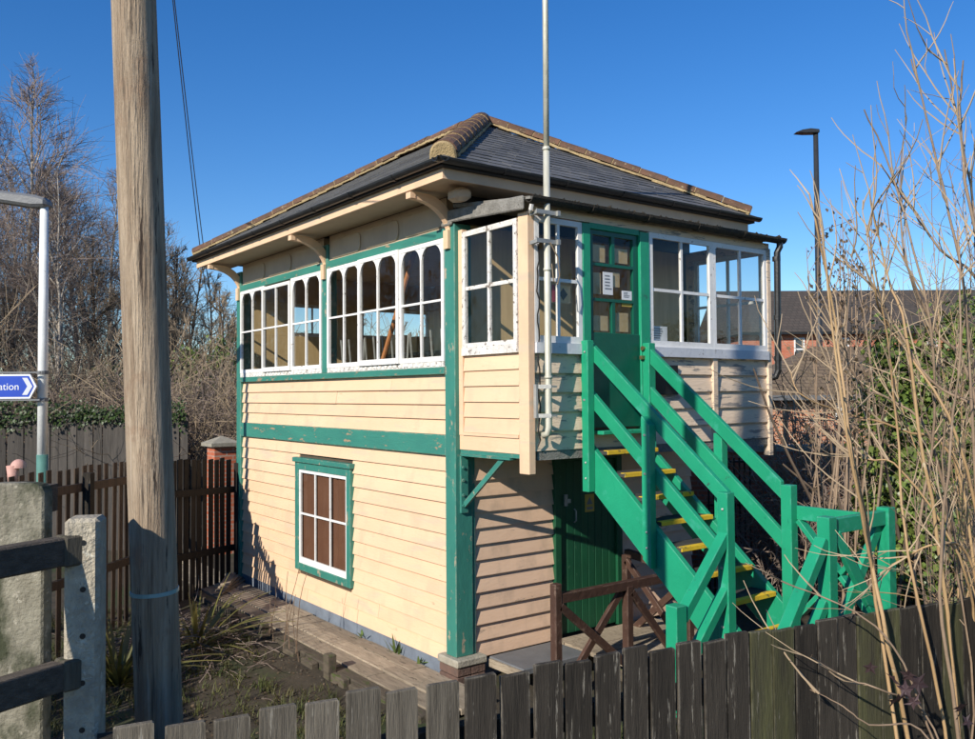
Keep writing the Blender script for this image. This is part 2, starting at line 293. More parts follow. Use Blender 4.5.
def board_mesh(axis, length, h, proud, thin, m):
    # profile: back plane at 0, outward is -1 along the normal; runs along +axis from 0
    pr = [(0, 0), (-proud, 0), (-proud, .006), (-thin, h), (0, h)]
    b = MB()
    if axis == 'y': b.prism(pr, (0, 0, 0), (1, 0, 0), (0, 0, 1), (0, 1, 0), length)
    else: b.prism(pr, (0, 0, 0), (0, 1, 0), (0, 0, 1), (1, 0, 0), length)
    return b.mesh('board', m)
_bm = {}
def boards(parent, axis, a0, a1, plane, z0, z1, n, proud, thin, m):
    h = (z1-z0)/n
    key = (axis, round(a1-a0, 3), round(h, 4), proud, m)
    if key not in _bm: _bm[key] = board_mesh(axis, a1-a0, h, proud, thin, m)
    for i in range(n):
        z = z0+i*h + random.uniform(-.002, .002)
        if axis == 'y' and a1-a0 > 5 and random.random() < .5:
            sp = a0+(a1-a0)*random.uniform(.2, .8); boards(parent, axis, a0, sp-.0015, plane, z, z+h, 1, proud, thin, m); boards(parent, axis, sp+.0015, a1, plane+random.uniform(-.002, .002), z+random.uniform(-.002, .002), z+h, 1, proud, thin, m); continue
        o = put(_bm[key], 'board', parent, (plane+random.uniform(-.001, .001), a0, z) if axis == 'y' else (a0, plane+random.uniform(-.001, .001), z))

# plinth and lower storey
bx('plinth', 'plinth', box, .0, W, .02, LL, -.40, -.10)
bx('corner_footing', 'stone', box, -.085, .27, -.12, .22, -.085, -.012, bevel=.012)
for kz in range(3):
    for kx in range(2): bx('brick', 'footing_brick', box, -.07+kx*.165, .088+kx*.165, -.105, .20, -.33+kz*.082, -.256+kz*.082, bevel=.005)
lw = bx('lower_wall', 'interior_dark', box, .032, W, .032, LL-.02, -.10, 1.95)
WY0, WY1, WZ0, WZ1 = 2.07, 3.57, .27, 1.70   # lower window (outer frame)
exz = (1.887+.10)/13
zb0 = -.10
iw0 = 2; iw1 = 12                            # board rows the window interrupts
for i in range(13):
    z0 = zb0+i*exz; z1 = z0+exz
    if z1 > WZ0+.02 and z0 < WZ1-.02:
        boards(lw, 'y', .14, WY0+.03, .03, z0, z1, 1, .036, .012, 'cream'); boards(lw, 'y', WY1-.03, LL-.13, .03, z0, z1, 1, .036, .012, 'cream')
    else: boards(lw, 'y', .14, LL-.13, .03, z0, z1, 1, .036, .012, 'cream')
# end wall, lower
boards(lw, 'x', .18, 1.22, .03, -.06, 1.95, 13, .042, .014, 'cream_end')
boards(lw, 'x', 2.20, W, .03, -.06, 1.95, 13, .042, .014, 'cream_end')
# corner posts and rails
bx('corner_post', 'teal', box, -.03, .17, -.03, .14, -.012, 4.12, bevel=.006)
bx('post_fillet', 'teal', box, .172, .205, -.018, .03, -.012, 1.93)
bx('far_post', 'teal', box, -.03, .12, LL-.13, LL+.03, -.28, 4.3, bevel=.006)
bx('middle_post', 'teal', box, -.028, .10, 2.655, 2.81, 2.745, 4.3, bevel=.006)
bx('middle_rail', 'teal_rail', box, -.026, .10, .142, LL-.132, 1.887, 2.086, bevel=.006)
bx('sill_rail', 'teal_rail', box, -.040, .10, .142, LL-.132, 2.675, 2.745, bevel=.005)
bx('head_rail', 'teal_rail', box, -.035, .10, .142, 2.653, 4.0, 4.092, bevel=.005)
bx('head_rail', 'teal_rail', box, -.035, .10, 2.812, LL-.132, 4.0, 4.092, bevel=.005)
up = bx('upper_wall', 'interior', box, .032, .09, .142, LL-.132, 2.088, 2.673)
boards(up, 'y', .142, LL-.132, .03, 2.088, 2.674, 4, .036, .012, 'cream')
# frieze panels above the windows
for y0, y1 in ((.142, 2.655), (2.81, LL-.132)):
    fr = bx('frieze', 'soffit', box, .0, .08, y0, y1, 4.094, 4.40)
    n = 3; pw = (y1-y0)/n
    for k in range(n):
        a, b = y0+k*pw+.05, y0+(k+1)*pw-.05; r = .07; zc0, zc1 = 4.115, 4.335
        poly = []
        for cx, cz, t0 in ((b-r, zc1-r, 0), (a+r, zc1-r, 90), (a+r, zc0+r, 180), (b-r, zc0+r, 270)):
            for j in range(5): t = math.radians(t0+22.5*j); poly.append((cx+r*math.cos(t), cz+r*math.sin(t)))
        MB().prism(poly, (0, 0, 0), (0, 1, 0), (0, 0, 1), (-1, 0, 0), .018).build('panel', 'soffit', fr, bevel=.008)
# eaves brackets
def bracket(y):
    pts = []
    for j in range(11):                      # outer (lower) edge: from wall up and out in a quarter sweep
        t = math.radians(90*j/10); pts.append((-.02-.40*(1-math.cos(t)), 3.98+.33*math.sin(t)))
    pts = pts + [(-.44, 4.31), (-.44, 4.375), (-.40, 4.375)]
    inner = [(-.02-.34*(1-math.cos(math.radians(90*j/10)))+.055, 4.02+.355*math.sin(math.radians(90*j/10))) for j in range(10, -1, -1)]
    m = MB(); ring = pts; k = len(ring)
    poly = pts + inner
    m.prism(poly, (0, y-.035, 0), (1, 0, 0), (0, 0, 1), (0, 1, 0), .07)
    m.box(-.062, -.0305, y-.04, y+.04, 3.88, 4.06); m.box(-.48, -.425, y-.042, y+.042, 4.315, 4.372)
    return m.build('eaves_bracket', 'cream', box)
for y in (.07, 2.733, LL-.05): bracket(y)

# ---- windows
def pane_arch(m, o, u, n, w, ztop, r, d):    # rounded spandrels at the head of one light
    for sgn in (0, 1):
        poly = [(0, 0)] + [(r*(1-math.cos(math.radians(a))), -r*1.35*(1-math.sin(math.radians(a)))) for a in range(0, 91, 15)]
        poly = [(p[0] if sgn == 0 else w-p[0], p[1]) for p in poly]
        if sgn: poly = poly[::-1]
        m.prism(poly, V(o)+V((0, 0, ztop)), u, (0, 0, 1), n, d)
def sash(parent, name, o, u, n, w, z0, z1, zt, cols=2, fw=.045, bw=.022, arch=False, m='white', depth=.035, bot=.06, rows=True):
    """o: lower corner (x, y), u along the wall, n outward; z0..z1; zt transom height."""
    u = V((*u, 0)); n = V((*n, 0)); O = V((*o, 0))
    def bar(a0, a1, b0, b1, d0, d1, mb): 
        vs = [(a0, d0, b0), (a1, d0, b0), (a1, d1, b0), (a0, d1, b0), (a0, d0, b1), (a1, d0, b1), (a1, d1, b1), (a0, d1, b1)]
        mb.add([O+u*q[0]+n*q[1]+V((0, 0, q[2])) for q in vs], [(0,3,2,1),(4,5,6,7),(0,1,5,4),(1,2,6,5),(2,3,7,6),(3,0,4,7)])
    f = MB()
    bar(0, fw, z0, z1, 0, depth, f); bar(w-fw, w, z0, z1, 0, depth, f)
    bar(fw, w-fw, z0, z0+bot, 0, depth, f); bar(fw, w-fw, z1-fw, z1, 0, depth, f)
    so_ = f.build(name, m, parent)
    g = MB(); iw = w-2*fw
    for c in range(1, cols): a = fw+iw*c/cols; bar(a-bw/2, a+bw/2, z0+bot, z1-fw, .004, depth-.004, g)
    if zt: bar(fw, w-fw, zt-bw/2, zt+bw/2, .006, depth-.006, g)
    if arch:
        for c in range(cols):
            a0 = fw+iw*c/cols+(bw/2 if c else 0); a1 = fw+iw*(c+1)/cols-(bw/2 if c < cols-1 else 0)
            pane_arch(g, O+u*a0+n*.006, u, n, a1-a0, z1-fw, min(.12, (a1-a0)*.40), depth-.012)
    if g.v: g.build('glazing_bars', m, so_)
    for c in range(cols):
        for r in range(2 if zt else 1):
            a0, a1 = fw+iw*c/cols, fw+iw*(c+1)/cols; b0, b1 = (z0+bot, z1-fw) if not zt else ((z0+bot, zt) if r == 0 else (zt, z1-fw))
            p = MB(); tl = random.uniform(-.0015, .0015); tl2 = random.uniform(-.0015, .0015)
            p.add([O+u*a0+n*(.016+tl)+V((0, 0, b0)), O+u*a1+n*(.016-tl)+V((0, 0, b0)), O+u*a1+n*(.016-tl2)+V((0, 0, b1)), O+u*a0+n*(.016+tl2)+V((0, 0, b1))], [(0, 1, 2, 3)])
            p.build('pane', 'glass', so_)
    return so_
for bay, (y0, y1) in enumerate(((.142, 2.653), (2.812, LL-.132))):
    wd = empty('side_window', (0, (y0+y1)/2, 2.75)); wd.parent = box; wd.location = V((0, (y0+y1)/2, 2.75))-wl(box)
    # white sill with drip notches
    sl = bx('window_sill', 'white_peel', wd, -.034, .08, y0, y1, 2.747, 2.80)
    nb = int((y1-y0)/.105); md = MB()
    for k in range(nb): yy = y0+.05+k*.105+random.uniform(-.01, .01); md.box(-.041, -.0345, yy, yy+.055, 2.757+random.uniform(0, .008), 2.793)
    md.build('sill_flakes', 'white_peel', wd)
    sw = (y1-y0)/3
    for k in range(3):
        mid = k == 1
        arch = not (bay == 1 and mid)
        sash(wd, 'sash', (-.004 if not mid else .0-.030, y0+k*sw-(.02 if mid else 0)), (0, 1), (-1, 0), sw+(.04 if mid else 0), 2.802, 3.998 if not (bay == 1 and mid) else 3.97, 3.40, arch=arch, bot=.05 if not mid else .06)
# lower window
lwz = empty('lower_window', (0, 2.82, .27)); lwz.parent = box; lwz.location = V((0, 2.82, .27))-wl(box)
m = MB(); m.box(-.038, .03, WY0, WY0+.10, WZ0, WZ1-.07); m.box(-.038, .03, WY1-.10, WY1, WZ0, WZ1-.07); m.box(-.038, .03, WY0+.1, WY1-.1, WZ0, WZ0+.09); m.box(-.038, .03, WY0+.1, WY1-.1, WZ1-.16, WZ1-.07)
m.build('frame', 'teal', lwz, bevel=.004); bx('drip_board', 'teal', lwz, -.065, .03, WY0-.03, WY1+.03, WZ1-.068, WZ1-.01, bevel=.005)
sash(lwz, 'sash', (.002, WY0+.10), (0, 1), (-1, 0), WY1-WY0-.20, WZ0+.09, WZ1-.16, .985, cols=3, fw=.04, bw=.025, bot=.075, depth=.026)
cm = MB(); n = 90; y0, y1 = WY0+.1, WY1-.1
for k in range(n+1): y = lerp(y0, y1, k/n); x = .022+.006*math.sin(k*1.9)+.003*math.sin(k*.7); x = .015+.011*math.sin(k*.9+.8*math.sin(k*.13))+.002*math.sin(k*.37); cm.v += [(x, y, WZ0+.09), (x, y, WZ1-.16)]
cm.f = [(2*k, 2*k+1, 2*k+3, 2*k+2) for k in range(n)]
cm.build('curtain', 'curtain', lwz, smooth=True)

# ---- upper interior: floor, far and rear walls with windows
bx('upper_floor', 'interior_dark', box, .10, W, .03, LL-.02, 1.953, 2.14)
bx('ceiling', 'interior', box, .10, W-.1, .03, LL-.1, 4.30, 4.36)
bx('rear_wall', 'interior', box, W-.10, W, .03, LL-.02, 2.141, 2.95)
bx('rear_wall', 'interior', box, W-.10, W, .03, LL-.02, 3.95, 4.299)
bx('far_wall', 'interior', box, .13, W-.10, LL-.12, LL-.02, 2.141, 3.38)
bx('far_wall', 'interior', box, .13, W-.10, LL-.12, LL-.02, 3.88, 4.299)
bx('far_pier', 'interior', box, .13, .75, LL-.12, LL-.02, 3.381, 3.879); bx('far_pier', 'interior', box, 1.55, 2.0, LL-.12, LL-.02, 3.381, 3.879)
bx('rear_wall', 'interior', box, W-.10, W, .03, LL-.02, 2.951, 3.949)
for x0, x1 in ((.75, 1.55), (2.0, W-.10)): sash(box, 'far_window', (x0, LL-.06), (1, 0), (0, 1), x1-x0, 3.381, 3.879, None, cols=2)
# wall between lobby and operating room, with wide opening trimmed
bx('inner_wall', 'interior', box, .172, 1.55, .03, .09, 2.141, 4.299); bx('inner_wall', 'interior', box, 2.45, PX1-.032, .03, .09, 2.141, 4.299)
bx('inner_wall', 'interior', box, 1.55, 2.45, .03, .09, 4.0, 4.299)

# ---- roof
EX0, EX1, EY0, EY1, ZE = -.53, W+.53, -.57, LL+.53, 4.555
RX, RY0, RY1, ZR = W/2, 1.84, 3.80, 5.875
roof = empty('roof', (W/2, LL/2, 4.4)); roof.parent = box; roof.location = V((W/2, LL/2, 4.4))-wl(box)
A, B, C_, D_ = V((EX0, EY0, ZE)), V((EX1, EY0, ZE)), V((EX1, EY1, ZE)), V((EX0, EY1, ZE)); P1, P2 = V((RX, RY0, ZR)), V((RX, RY1, ZR))
rb = MB(); dn = V((0, 0, -.035))
rb.add([q+dn for q in (A, B, C_, D_, P1, P2)] + [q+dn*2.2 for q in (A, B, C_, D_)], [(0, 1, 4), (1, 2, 5, 4), (2, 3, 5), (3, 0, 4, 5), (6, 9, 8, 7), (0, 6, 7, 1), (1, 7, 8, 2), (2, 8, 9, 3), (3, 9, 6, 0)])
rb.build('roof_deck', 'slate_base', roof)
def clip(poly, a, b, keep):                   # keep the side of line a->b on which `keep` lies
    def sd2(p): return (b[0]-a[0])*(p[1]-a[1])-(b[1]-a[1])*(p[0]-a[0])
    s = 1 if sd2(keep) > 0 else -1; out = []
    for i in range(len(poly)):
        p, q = poly[i], poly[(i+1) % len(poly)]; dp, dq = sd2(p)*s, sd2(q)*s
        if dp >= 0: out.append(p)
        if dp*dq < 0: t = dp/(dp-dq); out.append((p[0]+t*(q[0]-p[0]), p[1]+t*(q[1]-p[1])))
    return out
slates = []
def slope(corners, eave_a, eave_b):
    """corners: 3-D polygon with eave_a->eave_b the eave; lays slates as clipped wedges."""
    u = (eave_b-eave_a).normalized(); n = (corners[2]-eave_a).cross(u); n = n if n.z > 0 else -n; n.normalize(); v = n.cross(u); v = v if v.z > 0 else -v
    P = [((c-eave_a).dot(u), (c-eave_a).dot(v)) for c in corners]; ctr = (sum(p[0] for p in P)/len(P), sum(p[1] for p in P)/len(P))
    top = max(p[1] for p in P); le = (eave_b-eave_a).length; ex = .155; sw = .255; r = 0; vv = -.03
    while vv < top:
        x = -.3-(sw/2 if r % 2 else 0)+random.uniform(-.01, .01)
        while x < le+.3:
            dz = random.uniform(-.004, .004)-(random.uniform(.015, .04) if random.random() < .05 else 0)
            q = [(x+.003, vv+dz), (x+sw-.003, vv+dz), (x+sw-.003, vv+ex+.02), (x+.003, vv+ex+.02)]
            for i in range(len(P)):
                a, b = P[i], P[(i+1) % len(P)]
                if i == 0: continue
                q = clip(q, a, b, ctr)
                if len(q) < 3: break
            if len(q) >= 3 and abs(sum(q[i][0]*q[(i+1) % len(q)][1]-q[(i+1) % len(q)][0]*q[i][1] for i in range(len(q)))) > .003:
                lift = random.uniform(0, .004)
                tp = [eave_a+u*a+v*b+n*(.004+lift+.008*(1-(b-vv)/(ex+.02))) for a, b in q]; bt = [p-n*.009 for p in tp]; k = len(q)
                cen = sum(tp, V((0, 0, 0)))/k
                fs = [tuple(range(k)), tuple(range(2*k-1, k-1, -1))]+[(i, i+k, (i+1) % k+k, (i+1) % k) for i in range(k)]
                slates.append((cen, tp+bt, fs))
            x += sw
        vv += ex; r += 1
slope([D_, A, P1, P2], D_, A); slope([A, B, P1], A, B)
near = sorted(slates, key=lambda s: (s[0]-V(CAM)).length)
for cen, vs, fs in near[:300]: MB().add(vs, fs).build('slate', 'slate', roof)
rest = MB()
for cen, vs, fs in near[300:]: rest.add(vs, fs)
slates = []; slope([B, C_, P2, P1], B, C_); slope([C_, D_, P2], C_, D_)
for cen, vs, fs in slates: rest.add(vs, fs)
rest.build('slates', 'slate', roof, kind='stuff')
# ridge and hip tiles: half-round, laid on mortar
def half_round(length, r, n=8, th=.016):
    m = MB(); sec = []
    for k in range(n+1): a = math.pi*(k/n); sec.append((r*math.cos(a), r*math.sin(a)*.9))
    inn = [((r-th)*math.cos(math.pi*k/n), (r-th)*math.sin(math.pi*k/n)*.9) for k in range(n, -1, -1)]
    poly = sec+inn; K = len(poly)
    v = [(p[0], 0, p[1]) for p in poly]+[(p[0]*.93, length, p[1]*.93) for p in poly]; nn = n+1
    f = []
    for k in range(n): f.append((k, k+1, K+k+1, K+k)); f.append((nn+k, nn+k+1, K+nn+k+1, K+nn+k))
    for b in (0, K):
        for k in range(n): q = (b+k, b+k+1, b+2*nn-2-k, b+2*nn-1-k); f.append(q if b else q[::-1])
    f += [(0, K, K+2*nn-1, 2*nn-1), (n, nn, K+nn, K+n)]
    return m.add(v, f)
def frame(d, up=V((0, 0, 1))):
    d = d.normalized(); x = d.cross(up).normalized(); z = x.cross(d); return Matrix((x, d, z)).transposed()
def run_tiles(p, q, r, step, first=0.0):
    d = q-p; n = max(1, round(d.length/step)); st = d.length/n; me = half_round(st-.012, r).mesh('ridge_tile', 'terracotta'); R = frame(d)
    for i in range(n):
        put(me, 'ridge_tile', roof, p+d*(i/n)+V((0, 0, random.uniform(-.004, .004))), R)
    # mortar: bedding both sides and joints
    m = MB(); x = V(R.col[0]); z = V(R.col[2])
    for s in (-1, 1):
        k = 26
        for i in range(k):
            a, b = p+d*(i/k), p+d*((i+1)/k); m.bar(a+x*s*(r-.004)-z*random.uniform(.018, .03), b+x*s*(r-.004)-z*random.uniform(.018, .03), random.uniform(.016, .028), random.uniform(.018, .034), z)
    hr = half_round(.012, r-.004); 
    for i in range(1, n):
        o_ = p+d*(i/n)-d.normalized()*.013; m.add([o_+R @ V(c) for c in hr.v], hr.f)
    m.build('mortar', 'mortar', roof)
lift = V((0, 0, .02))
run_tiles(A+(P1-A)*.035+lift, P1+lift*2, .125, .36); run_tiles(B+(P1-B)*.02+lift, P1+lift*2, .105, .36)
run_tiles(D_+(P2-D_)*.02+lift, P2+lift*2, .105, .36); run_tiles(C_+(P2-C_)*.02+lift, P2+lift*2, .105, .36); run_tiles(P1+lift*2, P2+lift*2, .105, .40)
# plugs of mortar in the hip ends
for q, t in ((A, P1), (B, P1), (D_, P2)):
    d = (t-q).normalized(); R = frame(t-q); m = MB(); o_ = q+(t-q)*.03+lift
    hr_ = .118 if q is A else .10; poly = [(hr_*math.cos(math.pi*k/10), hr_*.92*math.sin(math.pi*k/10)) for k in range(11)]+[(-hr_*1.05, -.07), (hr_*1.05, -.07)]
    m.prism(poly, o_, R.col[0], R.col[2], -d, .05); m.build('hip_end', 'mortar', roof, bevel=.015)
# gutters, fascia, soffit
def gutter(parent, p, q, r, m, name='gutter'):
    p, q = V(p), V(q); R = frame(q-p); Lg = (q-p).length; g = MB(); n = 8; th = .008
    o1 = [(r*math.cos(math.pi+math.pi*k/n), r*math.sin(math.pi+math.pi*k/n)) for k in range(n+1)]; i1 = [((r-th)*math.cos(math.pi+math.pi*k/n), (r-th)*math.sin(math.pi+math.pi*k/n)) for k in range(n, -1, -1)]
    g.prism([(a, b) for a, b in o1+i1], p, R.col[0], R.col[2], (q-p).normalized(), Lg)
    k = int(Lg/.9)
    for i in range(1, k+1):
        c = p+(q-p)*(i/(k+1)); d = (q-p).normalized()
        oo = [(a*1.14, b*1.14) for a, b in o1]+[(a, b) for a, b in o1[::-1]]
        g.prism(oo, c-d*.02, R.col[0], R.col[2], d, .04)
    return g.build(name, m, parent)
gz_ = 4.538
gutter(roof, (EX0-.03, EY1+.03, gz_), (EX0-.03, EY0-.10, gz_), .046, 'black_iron'); gutter(roof, (EX0-.095, EY0-.03, gz_), (EX1+.05, EY0-.03, gz_), .046, 'black_iron')
fx, fy = -.46, -.49
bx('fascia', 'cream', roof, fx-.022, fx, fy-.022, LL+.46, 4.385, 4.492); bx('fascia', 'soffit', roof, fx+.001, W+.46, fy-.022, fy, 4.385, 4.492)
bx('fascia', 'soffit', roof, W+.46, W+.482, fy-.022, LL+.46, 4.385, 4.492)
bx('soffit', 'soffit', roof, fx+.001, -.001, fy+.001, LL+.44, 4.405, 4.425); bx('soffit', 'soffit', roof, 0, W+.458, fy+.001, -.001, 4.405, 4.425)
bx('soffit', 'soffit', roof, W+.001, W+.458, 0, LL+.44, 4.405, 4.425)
bx('wall_plate', 'black_iron', roof, .0, W, -.03, .03, 4.13, 4.404)
MB().prism([(0, 0), (.16, .02), (.20, .10), (.14, .15), (.02, .14), (-.04, .06)], (-.22, -.36, 4.25), (1, 0, 0), (0, 0, 1), (0, 1, 0), .16).build('eaves_lump', 'soffit', roof, bevel=.04)  # unidentified lump under the eaves, a plain stand-in shape

# ---- lobby
lob = empty('lobby', ((PX0+PX1)/2, PF/2, 1.78)); lob.parent = box; lob.location = V(((PX0+PX1)/2, PF/2, 1.78))-wl(box)
bx('floor', 'interior_dark', lob, PX0+.02, PX1-.02, PF+.02, -.032, 1.93, 2.15)
bx('front_lining', 'interior', lob, PX0+.03, .76, PF+.032, PF+.05, 2.151, 2.83); bx('front_lining', 'interior', lob, 1.45, PX1-.03, PF+.032, PF+.05, 2.151, 2.83)
bx('side_lining', 'interior', lob, PX0+.032, PX0+.05, PF+.06, -.035, 2.151, 2.83)
boards(lob, 'x', .095, .66, PF+.03, 1.98, 2.83, 5, .040, .014, 'cream_worn')
boards(lob, 'x', 1.545, 2.49, PF+.03, 1.98, 2.83, 5, .040, .014, 'cream_worn'); boards(lob, 'x', 2.56, 3.43, PF+.03, 1.98, 2.83, 5, .040, .014, 'cream_worn')
bx('kick_board', 'cream_worn', lob, .66, 1.545, PF+.005, PF+.03, 1.98, 2.13)
bx('cover_strip', 'cream_worn', lob, 2.492, 2.558, PF-.028, PF+.03, 1.975, 2.83)
bx('end_post', 'cream_worn', lob, 3.432, PX1, PF-.03, PF+.05, 1.79, 4.06); bx('corner_post', 'cream', lob, PX0-.012, .093, PF-.02, PF+.115, 1.784, 4.06, bevel=.005)
bx('post_end', 'white_peel', lob, 2.50, 2.56, PF+.034, PF+.10, 1.79, 1.92)
boards(lob, 'y', PF+.117, -.10, PX0+.03, 2.12, 2.84, 5, .040, .022, 'cream')
bx('skirt_board', 'cream', lob, PX0-.008, PX0+.03, PF+.117, -.033, 1.955, 2.09); bx('skirt_cap', 'cream', lob, PX0-.022, PX0+.03, PF+.117, -.10, 2.092, 2.118)
bx('edge_strip', 'cream', lob, PX0-.014, PX0+.04, -.098, -.033, 2.092, 4.05)
bx('bearer', 'teal', lob, PX0+.0, PX0+.08, PF+.117, -.033, 1.915, 1.952); bx('front_bearer', 'lead', lob, PX0+.1, PX1-.05, PF+.0, PF+.09, 1.90, 1.978)
# lobby left window
bx('window_sill', 'white_peel', lob, PX0-.032, PX0+.04, PF+.117, -.10, 2.842, 2.915)
sash(lob, 'side_window', (PX0+.012, PF+.119), (0, 1), (-1, 0), -.102-(PF+.119), 2.917, 4.02, 3.475, fw=.05, bw=.035, bot=.04, m='white_peel')
# lobby front windows
bx('window_sill', 'grey_white', lob, .095, .658, PF-.045, PF+.04, 2.832, 2.925); bx('window_sill', 'grey_white', lob, 1.547, 3.43, PF-.045, PF+.04, 2.832, 2.925)
sash(lob, 'front_window', (.095, PF+.012), (1, 0), (0, -1), .563, 2.927, 4.03, 3.485, cols=2, fw=.05, bw=.03, m='white')
sash(lob, 'front_window', (1.547, PF+.012), (1, 0), (0, -1), .955, 2.927, 4.04, 3.485, cols=2, fw=.05, bw=.03, m='white')
sash(lob, 'front_window', (2.504, PF+.012), (1, 0), (0, -1), .926, 2.927, 4.04, 3.485, cols=2, fw=.05, bw=.03, m='white')
bx('head_beam', 'cream_worn', lob, .095, PX1, PF-.012, PF+.06, 4.045, 4.12)
# lobby right side: boarded below, glazed above
boards_side = bx('side_wall', 'cream_worn', lob, PX1-.03, PX1, PF+.052, -.033, 1.98, 2.83)
sash(lob, 'end_window', (PX1-.03, PF+.055), (0, 1), (1, 0), -.04-(PF+.055), 2.90, 4.05, 3.485, cols=2, fw=.05, bw=.03)
bx('end_pilaster', 'cream_worn', lob, PX1-.05, PX1-.002, -.039, .028, 2.151, 4.05); bx('end_head', 'cream_worn', lob, PX1-.045, PX1-.002, PF+.062, .028, 4.052, 4.16); bx('end_sill', 'cream_worn', lob, PX1-.045, PX1-.002, PF+.052, -.041, 2.832, 2.898)
# lobby roof
lr = MB(); lr.prism([(-.02, 4.30), (-1.17, 4.165), (-1.17, 4.14), (-.02, 4.27)], (-.03, 0, 0), (0, 1, 0), (0, 0, 1), (1, 0, 0), 3.60); lr.build('lobby_roof', 'lead', lob)
lf = MB(); lf.prism([(.155, 4.235), (.155, 4.10), (-.02, 4.10), (-.02, 4.125), (-1.07, 4.06), (-1.10, 4.06), (-1.10, 4.18), (0, 4.245)], (-.06, 0, 0), (0, 1, 0), (0, 0, 1), (1, 0, 0), .028); lf.build('verge_board', 'lead', lob, bevel=.01)
gutter(lob, (-.03, -1.155, 4.17), (3.62, -1.155, 4.17), .058, 'moss_gutter')
mm = MB()
for k in range(100):
    x = random.uniform(0, 3.6); r = random.uniform(.008, .024); mm.tube([(x-r, -1.155+random.uniform(-.04, .04), 4.165), (x, -1.155+random.uniform(-.04, .04), 4.165+r*1.1), (x+r, -1.155+random.uniform(-.04, .04), 4.165)], [.006, r*.6, .006], 5)
mm.build('gutter_moss', 'moss_gutter', lob, kind='stuff')
MB().tube([(0, -1.155, 4.10), (0, -1.14, 4.06), (.03, -1.10, 4.045)], .02, 6).build('gutter_stop', 'white_peel', lob)
dp = MB(); dp.tube([(3.56, -1.155, 4.14), (3.56, -1.155, 4.08), (3.545, -1.13, 4.02), (3.545, -1.12, 2.72), (3.53, -1.10, 2.65), (3.50, -1.02, 2.63)], .036, 10); 
for z in (3.95, 3.3, 2.85): dp.tube([(3.545, -1.12, z-.025), (3.545, -1.12, z+.025)], .045, 10)
dp.build('downpipe', 'black_iron', lob, smooth=False)
# door
dr = empty('lobby_door', (1.1, PF, 2.15)); dr.parent = box; dr.location = V((1.1, PF, 2.15))-wl(box)
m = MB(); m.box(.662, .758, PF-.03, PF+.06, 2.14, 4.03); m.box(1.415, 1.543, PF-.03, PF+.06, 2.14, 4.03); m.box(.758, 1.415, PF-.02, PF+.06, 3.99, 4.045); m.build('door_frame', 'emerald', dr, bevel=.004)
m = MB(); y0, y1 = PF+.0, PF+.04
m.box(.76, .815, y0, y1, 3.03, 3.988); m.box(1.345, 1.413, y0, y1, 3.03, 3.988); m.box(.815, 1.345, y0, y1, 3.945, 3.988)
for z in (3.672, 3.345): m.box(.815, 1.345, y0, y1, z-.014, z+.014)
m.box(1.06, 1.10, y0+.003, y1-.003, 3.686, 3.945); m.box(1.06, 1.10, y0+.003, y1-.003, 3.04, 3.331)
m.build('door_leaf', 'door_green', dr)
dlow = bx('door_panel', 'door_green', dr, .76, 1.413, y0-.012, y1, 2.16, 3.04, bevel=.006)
for a, b, c, d in ((.815, 1.06, 3.686, 3.945), (1.10, 1.345, 3.686, 3.945), (.815, 1.345, 3.359, 3.658), (.815, 1.06, 3.04, 3.331), (1.10, 1.345, 3.04, 3.331)):
    MB().add([(a, y0+.02, c), (b, y0+.02, c), (b, y0+.02, d), (a, y0+.02, d)], [(0, 1, 2, 3)]).build('pane', 'glass', dr)
m = MB(); m.tube([(1.40, PF-.05, 2.905), (1.46, PF-.05, 2.905)], .022, 8); m.box(1.385, 1.475, PF-.065, PF-.03, 2.80, 2.835); m.box(1.43, 1.45, PF-.06, PF-.04, 2.74, 2.80); m.build('latch', 'brass', dr)
bx('threshold', 'emerald', dr, .76, 1.413, PF-.17, PF-.014, 2.105, 2.14, bevel=.005)
for a, b, c, d in ((.83, 1.0, 3.70, 3.86), (1.12, 1.30, 3.71, 3.85), (.83, .94, 3.40, 3.60), (.84, 1.03, 3.06, 3.20), (1.13, 1.30, 3.06, 3.24), (1.10, 1.19, 3.48, 3.62)):
    bx('pinned_sheet', 'sign_tan', dr, a, b, PF+.030, PF+.032, c, d)
# papers behind the glass
def paper(x0, x1, z0, z1, m, y, lines=0, name='notice'):
    o = bx(name, m, lob, x0, x1, y, y+.002, z0, z1)
    if lines:
        t = MB(); hh = (z1-z0)/(lines+2)
        for k in range(lines): zz = z1-(k+1.3)*hh; t.box(x0+(x1-x0)*.18, x0+(x1-x0)*random.uniform(.55, .85), y-.0022, y-.0005, zz, zz+hh*.38)
        t.build('print', 'ink', o)
paper(.955, 1.085, 3.40, 3.61, 'paper', PF+.015, 5); paper(1.20, 1.335, 3.365, 3.45, 'paper', PF+.012, 4); paper(1.20, 1.335, 3.30, 3.362, 'paper_yellow', PF+.012)
paper(1.60, 1.85, 2.975, 3.135, 'paper', PF+.028, 5)
paper(.33, .56, 3.29, 3.45, 'sign_tan', PF+.030); bx('notice_stripe', 'sign_red', lob, .335, .385, PF+.026, PF+.0275, 3.295, 3.445)
MB().prism([(0, .055), (.05, 0), (0, -.055), (-.05, 0)], (.47, PF+.0255, 3.37), (1, 0, 0), (0, 0, 1), (0, 1, 0), .002).build('notice_diamond', 'black_iron', lob)
bx('hatch', 'black_iron', lob, 1.60, 1.93, PF-.035, PF-.018, 2.46, 2.75)
